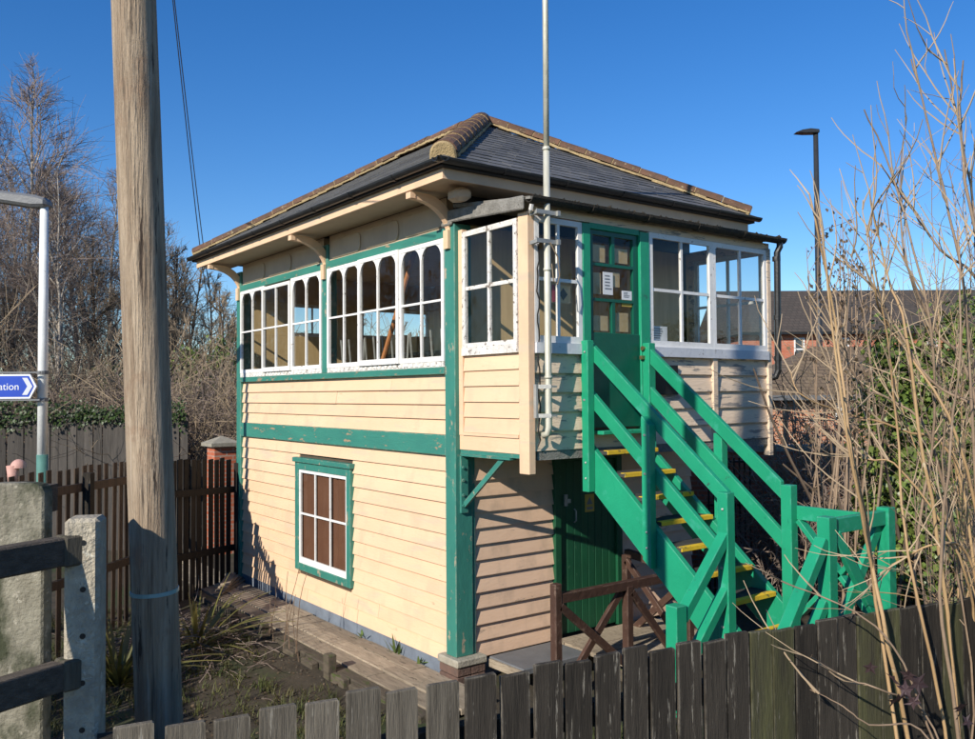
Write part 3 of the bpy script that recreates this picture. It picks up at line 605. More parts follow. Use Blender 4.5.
# lower door
ld = empty('lower_door', (1.7, 0, -.02)); ld.parent = box; ld.location = V((1.7, 0, -.02))-wl(box)
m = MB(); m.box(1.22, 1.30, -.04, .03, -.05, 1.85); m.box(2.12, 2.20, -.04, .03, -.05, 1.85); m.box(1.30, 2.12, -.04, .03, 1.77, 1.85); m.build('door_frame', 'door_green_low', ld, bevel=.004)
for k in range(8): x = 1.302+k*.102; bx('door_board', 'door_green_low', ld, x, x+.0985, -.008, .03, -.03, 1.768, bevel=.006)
m = MB(); m.box(1.36, 1.40, -.03, -.009, 1.30, 1.42); m.tube([(1.50, -.02, 1.12), (1.50, -.05, 1.14), (1.50, -.05, 1.24), (1.50, -.02, 1.26)], .008, 6); m.box(1.395, 1.44, -.035, -.009, 1.33, 1.37); m.build('door_lock', 'steel', ld)
paper_ = bx('door_sign', 'paper_yellow', ld, 1.665, 1.80, -.0115, -.0085, 1.21, 1.40); MB().prism([(-.045, 0), (.045, 0), (0, .08)], (1.732, -.0118, 1.29), (1, 0, 0), (0, 0, 1), (0, -1, 0), .0015).build('symbol', 'ink', paper_); bx('print', 'ink', paper_, 1.69, 1.775, -.0135, -.0118, 1.235, 1.262)
# steel gallows strut under the lobby
m = MB(); m.box(.02, .10, -.055, -.031, 1.35, 1.90); m.bar((.06, -.05, 1.42), (.06, -.66, 1.90), .05, .025, (1, 0, 0)); m.box(.02, .10, -.80, -.04, 1.893, 1.914)
for z in (1.42, 1.52, 1.66, 1.78): m.tube([(.04, -.056, z), (.04, -.07, z)], .014, 6)
m.build('support_strut', 'teal', box)
# things inside the operating room
tag(MB().tube([(.20, 2.17, 2.14), (.16, .98, 4.0)], .027, 8).build('wooden_rod', 'cane'), 'reddish wooden rod leaning inside the middle side window', 'rod')
inst = empty('instrument_shelf', (2.2, 2.8, 2.14), 'dark wooden instrument shelf standing inside behind the side windows', 'shelf')
bx('shelf_board', 'interior_dark', inst, 1.95, 2.35, 1.0, 4.9, 3.05, 3.09)
for y in (1.1, 2.9, 4.8): bx('leg', 'interior_dark', inst, 2.0, 2.3, y-.03, y+.03, 2.14, 3.05)
for k, y in enumerate((1.3, 1.8, 2.4, 3.2, 3.9, 4.5)): bx('instrument', 'interior', inst, 2.02, 2.25, y, y+.22, 3.09, 3.27+.06*(k % 3))
lv = empty('lever_frame', (1.0, 2.9, 2.14), 'row of upright signal levers inside behind the side windows', 'levers')
bx('base', 'interior_dark', lv, .88, 1.14, 1.2, 4.6, 2.14, 2.40)
for k in range(14):
    y = 1.4+k*.23; MB().tube([(1.0, y, 2.40), (.93+.12*(k % 5 == 0), y, 3.25)], .014, 6).build('lever', 'steel', lv)

# ------------------------------------------------------------------ mast on the lobby corner
mast = empty('radio_mast', (.165, -1.16, 2.16), 'tall slim galvanised pole bracketed to the cream lobby corner', 'pole')
m = MB(); m.tube([(.145, -1.105, 2.12), (.160, -1.15, 2.135), (.165, -1.16, 2.19), (.165, -1.16, 4.62)], .029, 12); m.tube([(.165, -1.16, 4.6), (.17, -1.16, 6.9)], .026, 12)
for z in (2.62, 3.55, 4.6): m.tube([(.165, -1.16, z-.012), (.165, -1.16, z+.012)], .035, 12)
m.build('tube', 'mast', mast, smooth=True)
for z in (3.79, 4.04):
    m = MB(); m.box(.02, .27, -1.195, -1.185, z-.018, z+.018); m.bar((.05, -1.19, z), (.05, -1.08, z-.01), .03, .03); m.box(.24, .27, -1.22, -1.13, z-.022, z+.022); m.build('bracket', 'steel', mast)
m = MB(); m.box(.06, .08, -1.12, -1.085, 2.27, 2.56); m.bar((.07, -1.09, 2.54), (.165, -1.195, 2.54), .012, .035); m.bar((.07, -1.09, 2.29), (.165, -1.195, 2.29), .012, .035); m.box(.16, .225, -1.205, -1.187, 2.532, 2.548); m.box(.16, .225, -1.205, -1.187, 2.282, 2.298); m.build('stand_off', 'steel', mast)
MB().tube([(.165, -1.20, 3.78), (.24, -1.21, 3.66), (.26, -1.21, 3.50), (.235, -1.21, 3.42), (.20, -1.2, 3.45), (.19, -1.19, 3.6)], .006, 5).build('cable_loop', 'twig_tan', mast)
cb = [(.12, -1.09, 3.78)]
for k in range(24): z = 3.7-k*.067; cb.append((.115+random.uniform(-.012, .02), -1.088, z))
cb += [(.13, -1.09, 2.08), (.10, -1.085, 2.02)]
MB().tube(cb, .007, 5).build('cable', 'black_iron', mast)

# ------------------------------------------------------------------ staircase
st = empty('staircase', (1.08, -1.9, .5), 'bright green wooden staircase with yellow edged treads rising to lobby door', 'staircase')
XL, XR = .66, 1.50
k85 = .85
for side in (0, 1):
    X = (XL, XR)[side]
    xs = (.705, .76) if side == 0 else (1.43, 1.485)
    MB().prism([(-1.10, 2.02), (-2.70, .66), (-2.70, .42), (-2.60, .36), (-1.10, 1.635)], (xs[0], 0, 0), (0, 1, 0), (0, 0, 1), (1, 0, 0), .055).build('stringer', 'emerald', st, bevel=.004)
    nx = (.625, .703) if side == 0 else (1.425, 1.515)
    bx('newel_post', 'emerald', st, nx[0], nx[1], -1.165, -1.082, 1.60 if side == 0 else 1.75, 2.955, bevel=.004)
    bx('newel_post', 'emerald', st, nx[0]-(0 if side else .012), nx[1], -2.668, -2.572, gz(X, -2.6)-.05, 1.725, bevel=.004)
    ym = -1.84 if side == 0 else -1.90
    if side == 0: MB().prism([(-1.885, 1.03), (-1.795, 1.10), (-1.795, 2.29), (-1.885, 2.214)], (.628, 0, 0), (0, 1, 0), (0, 0, 1), (1, 0, 0), .075).build('middle_post', 'emerald', st, bevel=.004)
    else: bx('middle_post', 'emerald', st, 1.487, 1.57, ym-.045, ym+.045, .95, 2.12, bevel=.004)
    rx = .728 if side == 0 else 1.458; ya = -1.09 if side == 0 else -1.168; yb = -2.60 if side == 0 else -2.57
    for nm, za, zb in (('handrail', 2.888, 1.655), ('middle_rail', 2.455 if side == 0 else 2.53, 1.175 if side == 0 else 1.25)):
        sl_r = (zb-za)/(-2.60+1.09); MB().sbar((rx, ya, za+sl_r*(ya+1.09)), (rx, yb, za+sl_r*(yb+1.09)), .048, .145, (1, 0, 0)).build(nm, 'emerald', st, bevel=.004)
for i in range(7):
    y = -1.262-.208*i; z = 1.963-.186*i
    t = bx('tread', 'tread', st, .762, 1.428, y, y+.235, z-.036, z, bevel=.003)
    bx('nosing', 'yellow', t, .764, 1.426, y-.006, y+.05, z-.034, z+.004, bevel=.003)
for yb_, zb_ in ((-1.125, 2.85), (-1.125, 2.42), (-1.125, 1.86), (-1.125, 1.72), (-1.84, 2.13), (-1.84, 1.81), (-1.84, 1.33), (-1.84, 1.20), (-2.62, 1.60), (-2.62, 1.16), (-2.62, .72)):
    xb_ = .6128 if yb_ < -2.5 else (.6248 if yb_ > -1.5 else .6278); MB().tube([(xb_+.001, yb_+.012*random.choice((-1, 1)), zb_), (xb_-.006, yb_, zb_)], [.011, .009], 8).build('bolt', 'steel', st)
# props on the left newel
m = MB(); m.bar((.66, -2.62, 1.42), (.13, -2.62, .86), .075, .085, (0, 1, 0)); m.build('prop', 'emerald', st, bevel=.004)
m = MB(); m.bar((.66, -2.62, 1.01), (.26, -2.62, .58), .075, .075, (0, 1, 0)); m.build('prop', 'emerald', st, bevel=.004)
bx('prop_stub', 'emerald', st, .03, .14, -2.67, -2.565, gz(.1, -2.6)-.05, .965, bevel=.004)
# landing at the foot
ldg = empty('landing', (1.1, -3.0, .4), 'green timber landing with crossed railings at the foot of stairs', 'landing')
zl = .60
for k in range(6): y = -3.50+k*.148; bx('deck_board', 'tread', ldg, .60, 1.42, y, y+.142, zl-.035, zl)
bx('edge_strip', 'yellow', ldg, .62, 1.41, -2.606, -2.56, zl-.036, zl+.004)
for x, y, t in ((.66, -3.47, 1.625), (1.435, -3.47, 1.625)): bx('post', 'emerald', ldg, x, x+.095, y, y+.095, gz(x, y)-.05, t, bevel=.004)
YE = -3.42
m = MB(); m.box(1.505, 1.55, -3.46, -2.60, 1.445, 1.557); m.build('side_rail', 'emerald', ldg, bevel=.004)
m = MB(); m.box(.757, 1.433, YE-.03, YE+.03, 1.50, 1.605); m.build('end_rail', 'emerald', ldg, bevel=.004)
for a, b in (((1.525, -2.68, 1.44), (1.525, -3.38, .68)), ((1.525, -3.38, 1.44), (1.525, -2.68, .68))): MB().bar(a, b, .04 if a[1] > -3 else .038, .085, (1, 0, 0)).build('cross_brace', 'emerald', ldg, bevel=.003)
for yy, a, b in ((YE-.02, (.78, 1.495), (1.42, .70)), (YE+.024, (1.42, 1.495), (.78, .70))): MB().bar((a[0], yy, a[1]), (b[0], yy, b[1]), .085, .04, (0, 1, 0)).build('cross_brace', 'emerald', ldg, bevel=.003)
m = MB(); m.bar((.66, YE, 1.47), (.10, YE, .78), .075, .085, (0, 1, 0)); m.build('prop', 'emerald', ldg, bevel=.004)
m = MB(); m.bar((.66, YE, 1.05), (.40, YE, .74), .07, .07, (0, 1, 0)); m.build('prop', 'emerald', ldg, bevel=.004)

# ------------------------------------------------------------------ brown rail, deck and slab by the lower door
br = empty('brown_railing', (1.0, -1.0, -.1), 'low dark brown railing with crossed timbers before the lower door', 'railing')
def sq(name, m, par, p, q, w, h, up=(0, 0, 1), bevel=.004): return MB().bar(p, q, w, h, up).build(name, m, par, bevel=bevel)
for x, t in ((.37, .80), (1.27, .66)): bx('post', 'brown_rail', br, x-.04, x+.04, -1.04, -.96, gz(x, -1)-.05, t, bevel=.008)
sq('top_rail', 'brown_rail', br, (.41, -1.0, .665), (1.76, -1.0, .665), .07, .085)
sq('cross_brace', 'brown_rail', br, (.40, -1.02, .60), (1.24, -1.02, -.08), .04, .07); sq('cross_brace', 'brown_rail', br, (.52, -.975, -.12), (1.22, -.975, .62), .04, .07)
sq('cross_brace', 'brown_rail', br, (1.30, -1.02, .60), (1.85, -1.02, -.05), .04, .07)
for y, t in ((-.98, .62), (-.12, .72)): bx('post', 'brown_rail', br, 2.13, 2.21, y-.04, y+.04, gz(2.1, y)-.05, t, bevel=.008)
sq('top_rail', 'brown_rail', br, (2.17, -.12, .74), (2.17, -1.0, .66), .07, .08)
sq('cross_brace', 'brown_rail', br, (2.15, -.14, .66), (2.15, -.95, -.1), .04, .07); sq('cross_brace', 'brown_rail', br, (2.195, -.95, .58), (2.195, -.14, -.12), .04, .07)
dk = empty('plank_deck', (1.7, -.6, -.2), 'weathered grey plank deck before the green lower door', 'deck')
for k in range(9): y = -1.25+k*.131; bx('plank', 'deck_wood', dk, 1.16+random.uniform(-.02, .02), 2.6, y, y+.124, -.075, -.035+random.uniform(-.004, .004))
for x in (1.3, 2.4): bx('joist', 'sleeper', dk, x, x+.08, -1.2, -.1, -.40, -.076)
tag(MB().box(.30, 1.12, -.62, -.10, -.10, -.035).build('stone_slab', 'lamp_grey', bevel=.01), 'flat dark grey slab lying against the end wall boards', 'slab')
tag(MB().box(.272, .296, -.62, -.14, -.12, -.045).build('timber_batten', 'deck_wood'), 'short timber batten edging the dark grey slab', 'batten')
# brick pier and iron railings behind the lobby
def box_uv(c, n):
    return (c[0]+c[1], c[2]) if abs(n[2]) < .7 else (c[0], c[1])

# ------------------------------------------------------------------ walkway along the side
wk = empty('walkway', (-.4, 2.7, -.28), 'narrow grey timber walkway running along the cream side wall', 'walkway')
for xa, xb in ((-.66, -.458), (-.452, -.25), (-.244, -.045)):
    y = -.9+random.random()*.5
    while y < 7.0:
        ln = random.uniform(.9, 1.5); bx('plank', 'deck_wood', wk, xa+random.uniform(0, .006), xb-random.uniform(0, .006), y, y+ln-.01, -.255, -.205+random.uniform(-.007, .007), bevel=.004); y += ln
for k in range(5): y0 = -.6+k*1.6; bx('edge_beam', 'sleeper', wk, -.80, -.668, y0, y0+1.59, -.42, -.215+random.uniform(-.006, .006), bevel=.01)
for y, t in ((.95, -.05), (2.6, -.09), (3.55, -.12), (5.2, -.1)): bx('stub_post', 'sleeper', wk, -.90, -.805, y-.05, y+.06, -.45, t, bevel=.01)
for k, y in enumerate((.25, .62, 1.30, 1.75)): bx('edge_block', 'sleeper', wk, -.885, -.803, y, y+.26, -.45, -.22+random.uniform(-.03, .01), bevel=.01)
pl = empty('loose_planks', (-.45, 5.0, -.2), 'few loose planks stacked on the walkway by the far corner', 'planks')
for k in range(4): sq('plank', 'deck_wood', pl, (-.62+.05*k, 4.75+.04*k, -.185+.028*k), (.0-.05*k, 5.45+.02*k, -.185+.028*k), .13, .025)

# ------------------------------------------------------------------ fences
def paling_mesh(w_, h, t, m, chamf=.005, pointed=0):
    b = MB(); k = (w_/2, h)
    poly = [(-w_/2, 0), (w_/2, 0), (w_/2, h-chamf*random.random()*1.5), (w_/2-chamf, h), (-w_/2+chamf, h-random.uniform(0, .006)), (-w_/2, h-chamf)]
    b.prism(poly, (0, -t/2, 0), (1, 0, 0), (0, 0, 1), (0, 1, 0), t)
    return b.mesh('paling', m)
def paling_fence(name, label, p, q, z_top, h, w_fn, gap_fn, mats, parts=True, rails=(), post_every=1.8, rail_m='black_wood', post_m='black_wood', side=-1, t=.018, jit=.015, zb=None, posts=True):
    p, q = V((p[0], p[1], 0)), V((q[0], q[1], 0)); d = (q-p).normalized(); Lg = (q-p).length; ang = math.atan2(d.y, d.x); nrm = V((-d.y, d.x, 0))
    f = empty(name, (p.x, p.y, (gz(p.x, p.y))), label, 'fence'); a = 0; i = 0; cache = {}
    while a < Lg:
        tt = a/Lg; w_ = round(w_fn(tt)+random.choice((-.004, 0, .003)), 3); key = (w_, i % 4, mats(tt))
        if key not in cache: cache[key] = paling_mesh(w_, h, t, key[2])
        c = p+d*(a+w_/2); zt = (z_top(tt) if callable(z_top) else z_top)+random.uniform(-jit, jit)
        o = put(cache[key], 'paling', f, (c.x, c.y, zt-h), (random.uniform(-.006, .006), random.uniform(-.007, .007), ang+random.uniform(-.012, .012)))
        a += w_+gap_fn(tt); i += 1
    for rz in rails:
        zt0 = (z_top(0) if callable(z_top) else z_top); zt1 = (z_top(1) if callable(z_top) else z_top)
        MB().bar(p+nrm*(.045*-side)+V((0, 0, zt0-rz)), q+nrm*(.045*-side)+V((0, 0, zt1-rz)), .05, .09).build('rail', rail_m, f)
    n = max(1, int(Lg/post_every))
    for k in range(n+1 if posts else 0):
        c = p+d*(Lg*k/n)+nrm*(.12*-side); zt = (z_top(k/n) if callable(z_top) else z_top)
        bxm = MB(); R = Matrix.Rotation(ang, 3, 'Z'); hs = .045
        bxm.add([c+R @ V(v) for v in ((-hs, -hs, 0), (hs, -hs, 0), (hs, hs, 0), (-hs, hs, 0))], []); zb_ = gz(c.x, c.y)-.2
        vs = [c+R @ V((sx*hs, sy*hs, 0))+V((0, 0, z)) for z in (zb_, zt-.06) for sx, sy in ((-1, -1), (1, -1), (1, 1), (-1, 1))]
        MB().add(vs, [(0,3,2,1),(4,5,6,7),(0,1,5,4),(1,2,6,5),(2,3,7,6),(3,0,4,7)]).build('post', post_m, f)
    return f
FA, FB = (-4.045, -4.045), (1.6, -5.32)
paling_fence('paling_fence', 'dark stained paling fence with uneven boards crossing below the staircase', FA, FB, 1.497, 1.0,
             lambda t: .112 if t < .27 else (.108 if t < .5 else .122), lambda t: .028 if t < .2 else (.018 if t < .36 else .0095),
             lambda t: 'aged_sunlit_wood' if t+random.uniform(-.07, .07) < .15 else ('mossy_wood' if random.random() < (t-.40)*3.2 else 'black_wood'), rails=(.22, .75), side=-1)
# taller picket fences beyond the garden
bk = dict(rails=(.45, 1.3), rail_m='tar_wood', post_m='tar_wood', side=1)
paling_fence('picket_fence', 'tall black picket fence meeting the far green corner post', (-1.76, 4.50), (-.08, 5.70), lambda t: lerp(1.67, 1.55, t), 1.95, lambda t: .095, lambda t: .042, lambda t: 'tar_wood', **bk)
paling_fence('picket_fence', 'brown gappy picket fence with dark posts closing the shaded garden', (-5.7, .2), (-1.82, 4.42), lambda t: lerp(1.78, 1.68, t), 2.0, lambda t: .078, lambda t: .078, lambda t: 'brown_wood', rails=(.22, 1.2), rail_m='brown_wood', side=1, post_every=1.1, t=.013)
paling_fence('picket_fence', 'weathered unseen picket fence added beyond the mossy slabs to shade the garden', (-6.3, -4.0), (-5.75, .15), 1.75, 1.6, lambda t: .09, lambda t: .04, lambda t: 'brown_wood', rails=(.22, 1.0), rail_m='brown_wood', side=1)  # out-of-view run of pickets, added to shade the garden
# near left: concrete post, two rails and a weathered board
cpc = at(85, 600, 2.74)
cp = empty('concrete_post', (cpc.x, cpc.y, gz(cpc.x, cpc.y)), 'speckled concrete fence post with a column of bolt holes', 'post')
d2 = V((.91, .414, 0)).normalized(); n2 = V((-d2.y, d2.x, 0)); ztop = at(85, 517, 2.74).z
hw = .052
def obox(mb, c, ux, uy, hx, hy, z0, z1, ch=0):
    vs = [c+ux*sx*hx+uy*sy*hy+V((0, 0, z)) for z in (z0, z1) for sx, sy in ((-1, -1), (1, -1), (1, 1), (-1, 1))]
    return mb.add([V((v.x, v.y, v.z)) for v in vs], [(0,3,2,1),(4,5,6,7),(0,1,5,4),(1,2,6,5),(2,3,7,6),(3,0,4,7)])
c0 = V((cpc.x, cpc.y, 0)); fr_ = V((CR.x, CR.y, 0)).normalized(); bk_ = V((-fr_.y, fr_.x, 0))
rot_ = Matrix.Rotation(math.radians(12), 3, 'Z'); fr_, bk_ = rot_ @ fr_, rot_ @ bk_
shaft = obox(MB(), c0, fr_, bk_, hw, .055, gz(cpc.x, cpc.y)-.2, ztop).build('shaft', 'concrete', cp, bevel=.012)
for k in range(7):
    z = ztop-.075-.145*k; hm = MB(); cc = c0-bk_*.0552+V((0, 0, z))+fr_*.005
    hm.tube([cc, cc-bk_*.0015], .009, 10); hm.build('bolt_hole', 'black_iron', shaft)
rf = empty('rail_fence', (c0.x-.4, c0.y-.2, gz(c0.x, c0.y)), 'old weathered post and rail fence beside the concrete post', 'fence')
for py in (550, 672):
    zr = at(62, py, 2.70).z; e = c0-fr_*.055+V((0, 0, zr)); 
    MB().bar(e-d2*.05-n2*.035, e-d2*1.6-n2*.035, .06, .088).build('rail', 'weathered_rail', rf, bevel=.006)
    MB().bar(e-d2*.048-n2*.035+fr_*-.002, e+fr_*.012-n2*.035, .074, .094).build('rail_end', 'weathered', rf, bevel=.006)
gt = empty('slab_panel', (at(10, 478, 2.76).x, at(10, 478, 2.76).y, gz(-4.2, -3.2)), 'broad mossy grey upright slabs standing behind the old rail fence', 'slabs')
for k, (pa, pb) in enumerate(((-190, -135), (-132, -78), (-75, -22), (-18, 43))):
    a_, b_ = at(pa, 478, 2.78), at(pb, 478, 2.76); a_.z = b_.z = 0; dd = (b_-a_).normalized(); nn_ = V((-dd.y, dd.x, 0)); zt_ = at(20, 480, 2.76).z-.012*(k % 2); wv = (b_-a_).length; zb_ = gz(a_.x, a_.y)-.1
    MB().prism([(0, zb_), (wv, zb_), (wv, zt_-.03), (wv-.012, zt_-.006), (wv-.04, zt_), (.04, zt_), (.012, zt_-.006), (0, zt_-.03)], a_, dd, (0, 0, 1), nn_, .055).build('slab', 'mossy_concrete', gt, bevel=.006)
m = MB(); a_, b_ = at(-190, 500, 2.86), at(52, 500, 2.86); b_.z = a_.z
m.bar(a_, b_, .07, .09).build('rail', 'weathered_rail', gt)
# ------------------------------------------------------------------ timber pole, wires, lamps, sign
pb, pt = at(158.5, 715, 3.2), at(133, 0, 3.2)
pd = (pt-pb).normalized(); base = pb+pd*((gz(pb.x, pb.y)-.1-pb.z)/pd.z); top = pb+pd*((8.2-pb.z)/pd.z)
pole = empty('utility_pole', base, 'thick cracked grey timber pole standing in the garden before the box', 'pole')
m = MB(); n = 40; ns = 40
ring = []
for i in range(n+1):
    c = base.lerp(top, i/n); r = lerp(.085, .070, i/n)
    for k in range(ns):
        a = 2*math.pi*k/ns; rr = r*(1+.012*math.sin(3*a+1+i*.05)+.008*math.sin(11*a+.4*math.sin(i*.35))+.006*math.sin(23*a+i*.13)); m.v.append((c.x+rr*math.cos(a), c.y+rr*math.sin(a), c.z))
m.f = [(i*ns+k, i*ns+(k+1) % ns, (i+1)*ns+(k+1) % ns, (i+1)*ns+k) for i in range(n) for k in range(ns)]
m.f.append(tuple((n)*ns+k for k in range(ns)))
m.build('shaft', 'pole_wood', pole, smooth=True)
zt_ = at(148, 596, 3.12).z; cc = pb+pd*((zt_-pb.z)/pd.z); m = MB(); m.tube([cc-pd*.007, cc+pd*.007], .0862, 24); m.build('band', 'tin', pole)
def wire(a, b, sag, r=.006, n=24): return [a.lerp(b, k/n)-V((0, 0, sag*4*(k/n)*(1-k/n))) for k in range(n+1)], r
wr = empty('overhead_wires', at(203, 235, 30), 'pair of thin dark overhead wires crossing the blue sky', 'wires')
for dx in (0, 4):
    p, r = wire(at(166+dx*.3, -60, 6), at(207+dx, 300, 30), .25, .008); MB().tube(p, [lerp(.004, .016, k/24) for k in range(25)], 5).build('wire', 'black_iron', wr)
# station lamp with direction sign
lpb = at(41, 560, 9.95); lx, ly = lpb.x, lpb.y
lp = empty('platform_lamp', (lx, ly, gz(lx, ly)), 'white lamp post with flat grey head carrying the blue sign', 'lamp')
zt_ = at(40, 200, 9.95).z; zg = at(41, 455, 9.95).z
MB().tube([(lx, ly, gz(lx, ly)-.1), (lx, ly, zg)], .062, 14).build('base_sleeve', 'lamp_green', lp, smooth=True)
MB().tube([(lx, ly, zg), (lx, ly, 3.3), (lx, ly, zt_)], [.056, .054, .045], 14).build('column', 'lamp_white', lp, smooth=True)
m = MB(); hd = -V((CR.x, CR.y, 0)).normalized(); e0 = V((lx, ly, zt_-.02)); nv = V((-hd.y, hd.x, 0))
prof = [(-.06, -.05), (-.06, .05), (.08, .09), (.60, .16), (.75, .12), (.75, .05), (.12, -.05)]
m.prism(prof, e0-nv*.10, hd, V((0, 0, 1)), nv, .20); m.build('lamp_head', 'lamp_grey', lp, bevel=.03)
sg = empty('station_sign', (lx-.4, ly, 2.25), 'blue finger sign with white chevron arrow fixed to white lamp post', 'sign')
u = -hd; O = at(36, 386.5, 9.85); th = nv if nv.dot(CF) < 0 else -nv
H = .14; Lw = 1.6
outer = [(0, 0), (-.075, H), (-Lw, H), (-Lw, -H), (-.075, -H)]; Hi = H-.02
inner = [(-.028, 0), (-.088, Hi), (-Lw+.02, Hi), (-Lw+.02, -Hi), (-.088, -Hi)]
MB().prism(outer, O, u, (0, 0, 1), -th, .02).build('plate', 'sign_white', sg); MB().prism(inner, O+th*.002, u, (0, 0, 1), -th, .0015).build('face', 'sign_blue', sg)
MB().prism([(-.045, 0), (-.104, .098), (-.163, .098), (-.104, 0), (-.163, -.098), (-.104, -.098)], O+th*.004, u, (0, 0, 1), -th, .0015).build('chevron', 'sign_white', sg)
cu = bpy.data.curves.new('lettering', 'FONT'); cu.body = 'Station'; cu.size = .118; cu.align_x = 'RIGHT'; cu.extrude = .0008
to = bpy.data.objects.new('lettering_tmp', cu); COL.objects.link(to); dg = bpy.context.evaluated_depsgraph_get(); tm = bpy.data.meshes.new_from_object(to.evaluated_get(dg)); bpy.data.objects.remove(to)
tm.materials.clear(); tm.materials.append(MATS['sign_white']); R = Matrix((u, V((0, 0, 1)), th)).transposed(); put(tm, 'lettering', sg, O+th*.0045-u*.195-V((0, 0, .04)), R)
for dz in (.16, -.155): MB().bar(O+u*.03-th*.02+V((0, 0, dz)), O-u*1.7-th*.02+V((0, 0, dz)), .02, .02).build('rail', 'lamp_grey', sg)
for dz in (.16, -.155): MB().tube([(lx, ly, O.z+dz-.02), (lx, ly, O.z+dz+.02)], .064, 14).build('clamp', 'lamp_grey', sg)
# unidentified pink thing on fence top; plain stand-in shape
pk = at(18, 468, 9.9); m = MB()
n = 10
for i in range(7):
    ph = math.pi/2*i/6; m.v += [(pk.x+.09*math.cos(ph)*math.cos(2*math.pi*k/n), pk.y+.09*math.cos(ph)*math.sin(2*math.pi*k/n), pk.z+.10*math.sin(ph)*(1 if i else 1)) for k in range(n)]
m.f = [(i*n+k, i*n+(k+1) % n, (i+1)*n+(k+1) % n, (i+1)*n+k) for i in range(6) for k in range(n)]
m.tube([(pk.x-.05, pk.y, pk.z-.22), (pk.x-.06, pk.y, pk.z+.03)], [.05, .07], 10)
tag(m.build('blob', 'pink', smooth=True), 'small pink domed ornament showing above the brown pickets', 'blob')
# street lamp far right
sl_ = at(819, 350, 28); sx, sy = sl_.x, sl_.y
slm = empty('street_lamp', (sx, sy, gz(sx, sy)), 'tall dark grey street lamp rising behind the brick buildings', 'street lamp')
zt_ = at(817, 131, 28).z
MB().tube([(sx, sy, gz(sx, sy)-.1), (sx, sy, 3.4), (sx, sy, 3.5), (sx, sy, zt_)], [.13, .13, .10, .08], 12).build('column', 'lamp_dark', slm, smooth=True)
m = MB(); m.prism([(-.08, -.04), (-.08, .08), (.2, .11), (.47, .07), (.70, -.02), (.40, -.045)], V((sx, sy, zt_))-nv*.15, hd, (0, 0, 1), nv, .30); m.build('lamp_head', 'lamp_dark', slm, bevel=.02)

# ------------------------------------------------------------------ buildings behind on the right
def house_box(name, mat_, parent, o, u, v, lu, lv, z0, z1):
    m = MB(); o, u, v = V(o), V(u), V(v)
    vs = [o, o+u*lu, o+u*lu+v*lv, o+v*lv]; vs = [V((p.x, p.y, z)) for z in (z0, z1) for p in vs]
    m.add(vs, [(0,3,2,1),(4,5,6,7),(0,1,5,4),(1,2,6,5),(2,3,7,6),(3,0,4,7)])
    uf = lambda c, n: ((V(c)-o).dot(u)+(V(c)-o).dot(v), c[2])
    return m.build(name, mat_, parent, uvfn=uf)
def gable_roof(name, mat_, parent, o, u, v, lu, lv, z0, zr, ov=.3, hip=0):
    o, u, v = V(o), V(u), V(v); m = MB()
    a, b, c, d = o-u*ov-v*ov, o+u*(lu+ov)-v*ov, o+u*(lu+ov)+v*(lv+ov), o-u*ov+v*(lv+ov)
    r0, r1 = o+v*lv/2+u*(hip-ov*(hip == 0)), o+v*lv/2+u*(lu-hip+ov*(hip == 0))
    vs = [V((p.x, p.y, z0)) for p in (a, b, c, d)]+[V((p.x, p.y, zr)) for p in (r0, r1)]+[V((p.x, p.y, z0-.12)) for p in (a, b, c, d)]
    m.add(vs, [(0, 1, 5, 4), (1, 2, 5), (2, 3, 4, 5), (3, 0, 4), (6, 9, 8, 7), (0, 6, 7, 1), (1, 7, 8, 2), (2, 8, 9, 3), (3, 9, 6, 0)])
    uf = lambda c, n: ((V(c)-o).dot(u)+ (0 if abs(n.dot(v)) > abs(n.dot(u)) else (V(c)-o).dot(v)), c[2]*1.5)
    return m.build(name, mat_, parent, uvfn=uf)
rr = V((CR.x, CR.y, 0)).normalized(); ff = V((-rr.y, rr.x, 0))
ho = at(742, 330, 46); ho.z = 0
hs = empty('brick_house', (ho.x, ho.y, gz(ho.x, ho.y)), 'long red brick building with dark slate roof beyond the shrubs', 'building')
zev = at(800, 332, 46).z; zrg = at(850, 290.5, 50.5).z
house_box('wall', 'brick', hs, ho, rr, ff, 19, 9, -.4, zev); gable_roof('roof', 'roof_tile', hs, ho, rr, ff, 19, 9, zev, zrg, .35)
def hwin(px, py0, py1, wpx):
    a = at(px, py1, 45.98); s = 46/FPX; o = V((a.x, a.y, 0))-ff*.03
    z0, z1 = at(px, py1, 46).z, at(px, py0, 46).z; ww = wpx*s
    fr = MB(); 
    for p in (0, ww-.07): fr.bar(o+rr*p+rr*.035+V((0, 0, z0)), o+rr*p+rr*.035+V((0, 0, z1)), .07, .08, ff)
    for z in (z0+.04, (z0+z1)/2, z1-.04): fr.bar(o+V((0, 0, z)), o+rr*ww+V((0, 0, z)), .06, .07)
    wo = fr.build('window', 'white', hs)
    MB().add([o+V((0, 0, z0)), o+rr*ww+V((0, 0, z0)), o+rr*ww+V((0, 0, z1)), o+V((0, 0, z1))], [(0, 1, 2, 3)]).build('pane', 'black_glass', wo)
    MB().bar(o-rr*.1-ff*.05+V((0, 0, z0-.08)), o+rr*(ww+.1)-ff*.05+V((0, 0, z0-.08)), .15, .14).build('sill', 'white', wo)
mat('black_glass', (.05, .06, .07), rough=.1, bump=0, spec=.8)
for px in (793.5, 838, 882, 926, 970): hwin(px, 338, 361, 10.5)
bx_ = MB(); bx_.bar(ho-rr*.3-ff*.4+V((0, 0, zev-.1)), ho+rr*19.3-ff*.4+V((0, 0, zev-.1)), .14, .12); bx_.build('gutter', 'black_iron', hs)
lo_ = at(762, 395, 21); lo_.z = 0
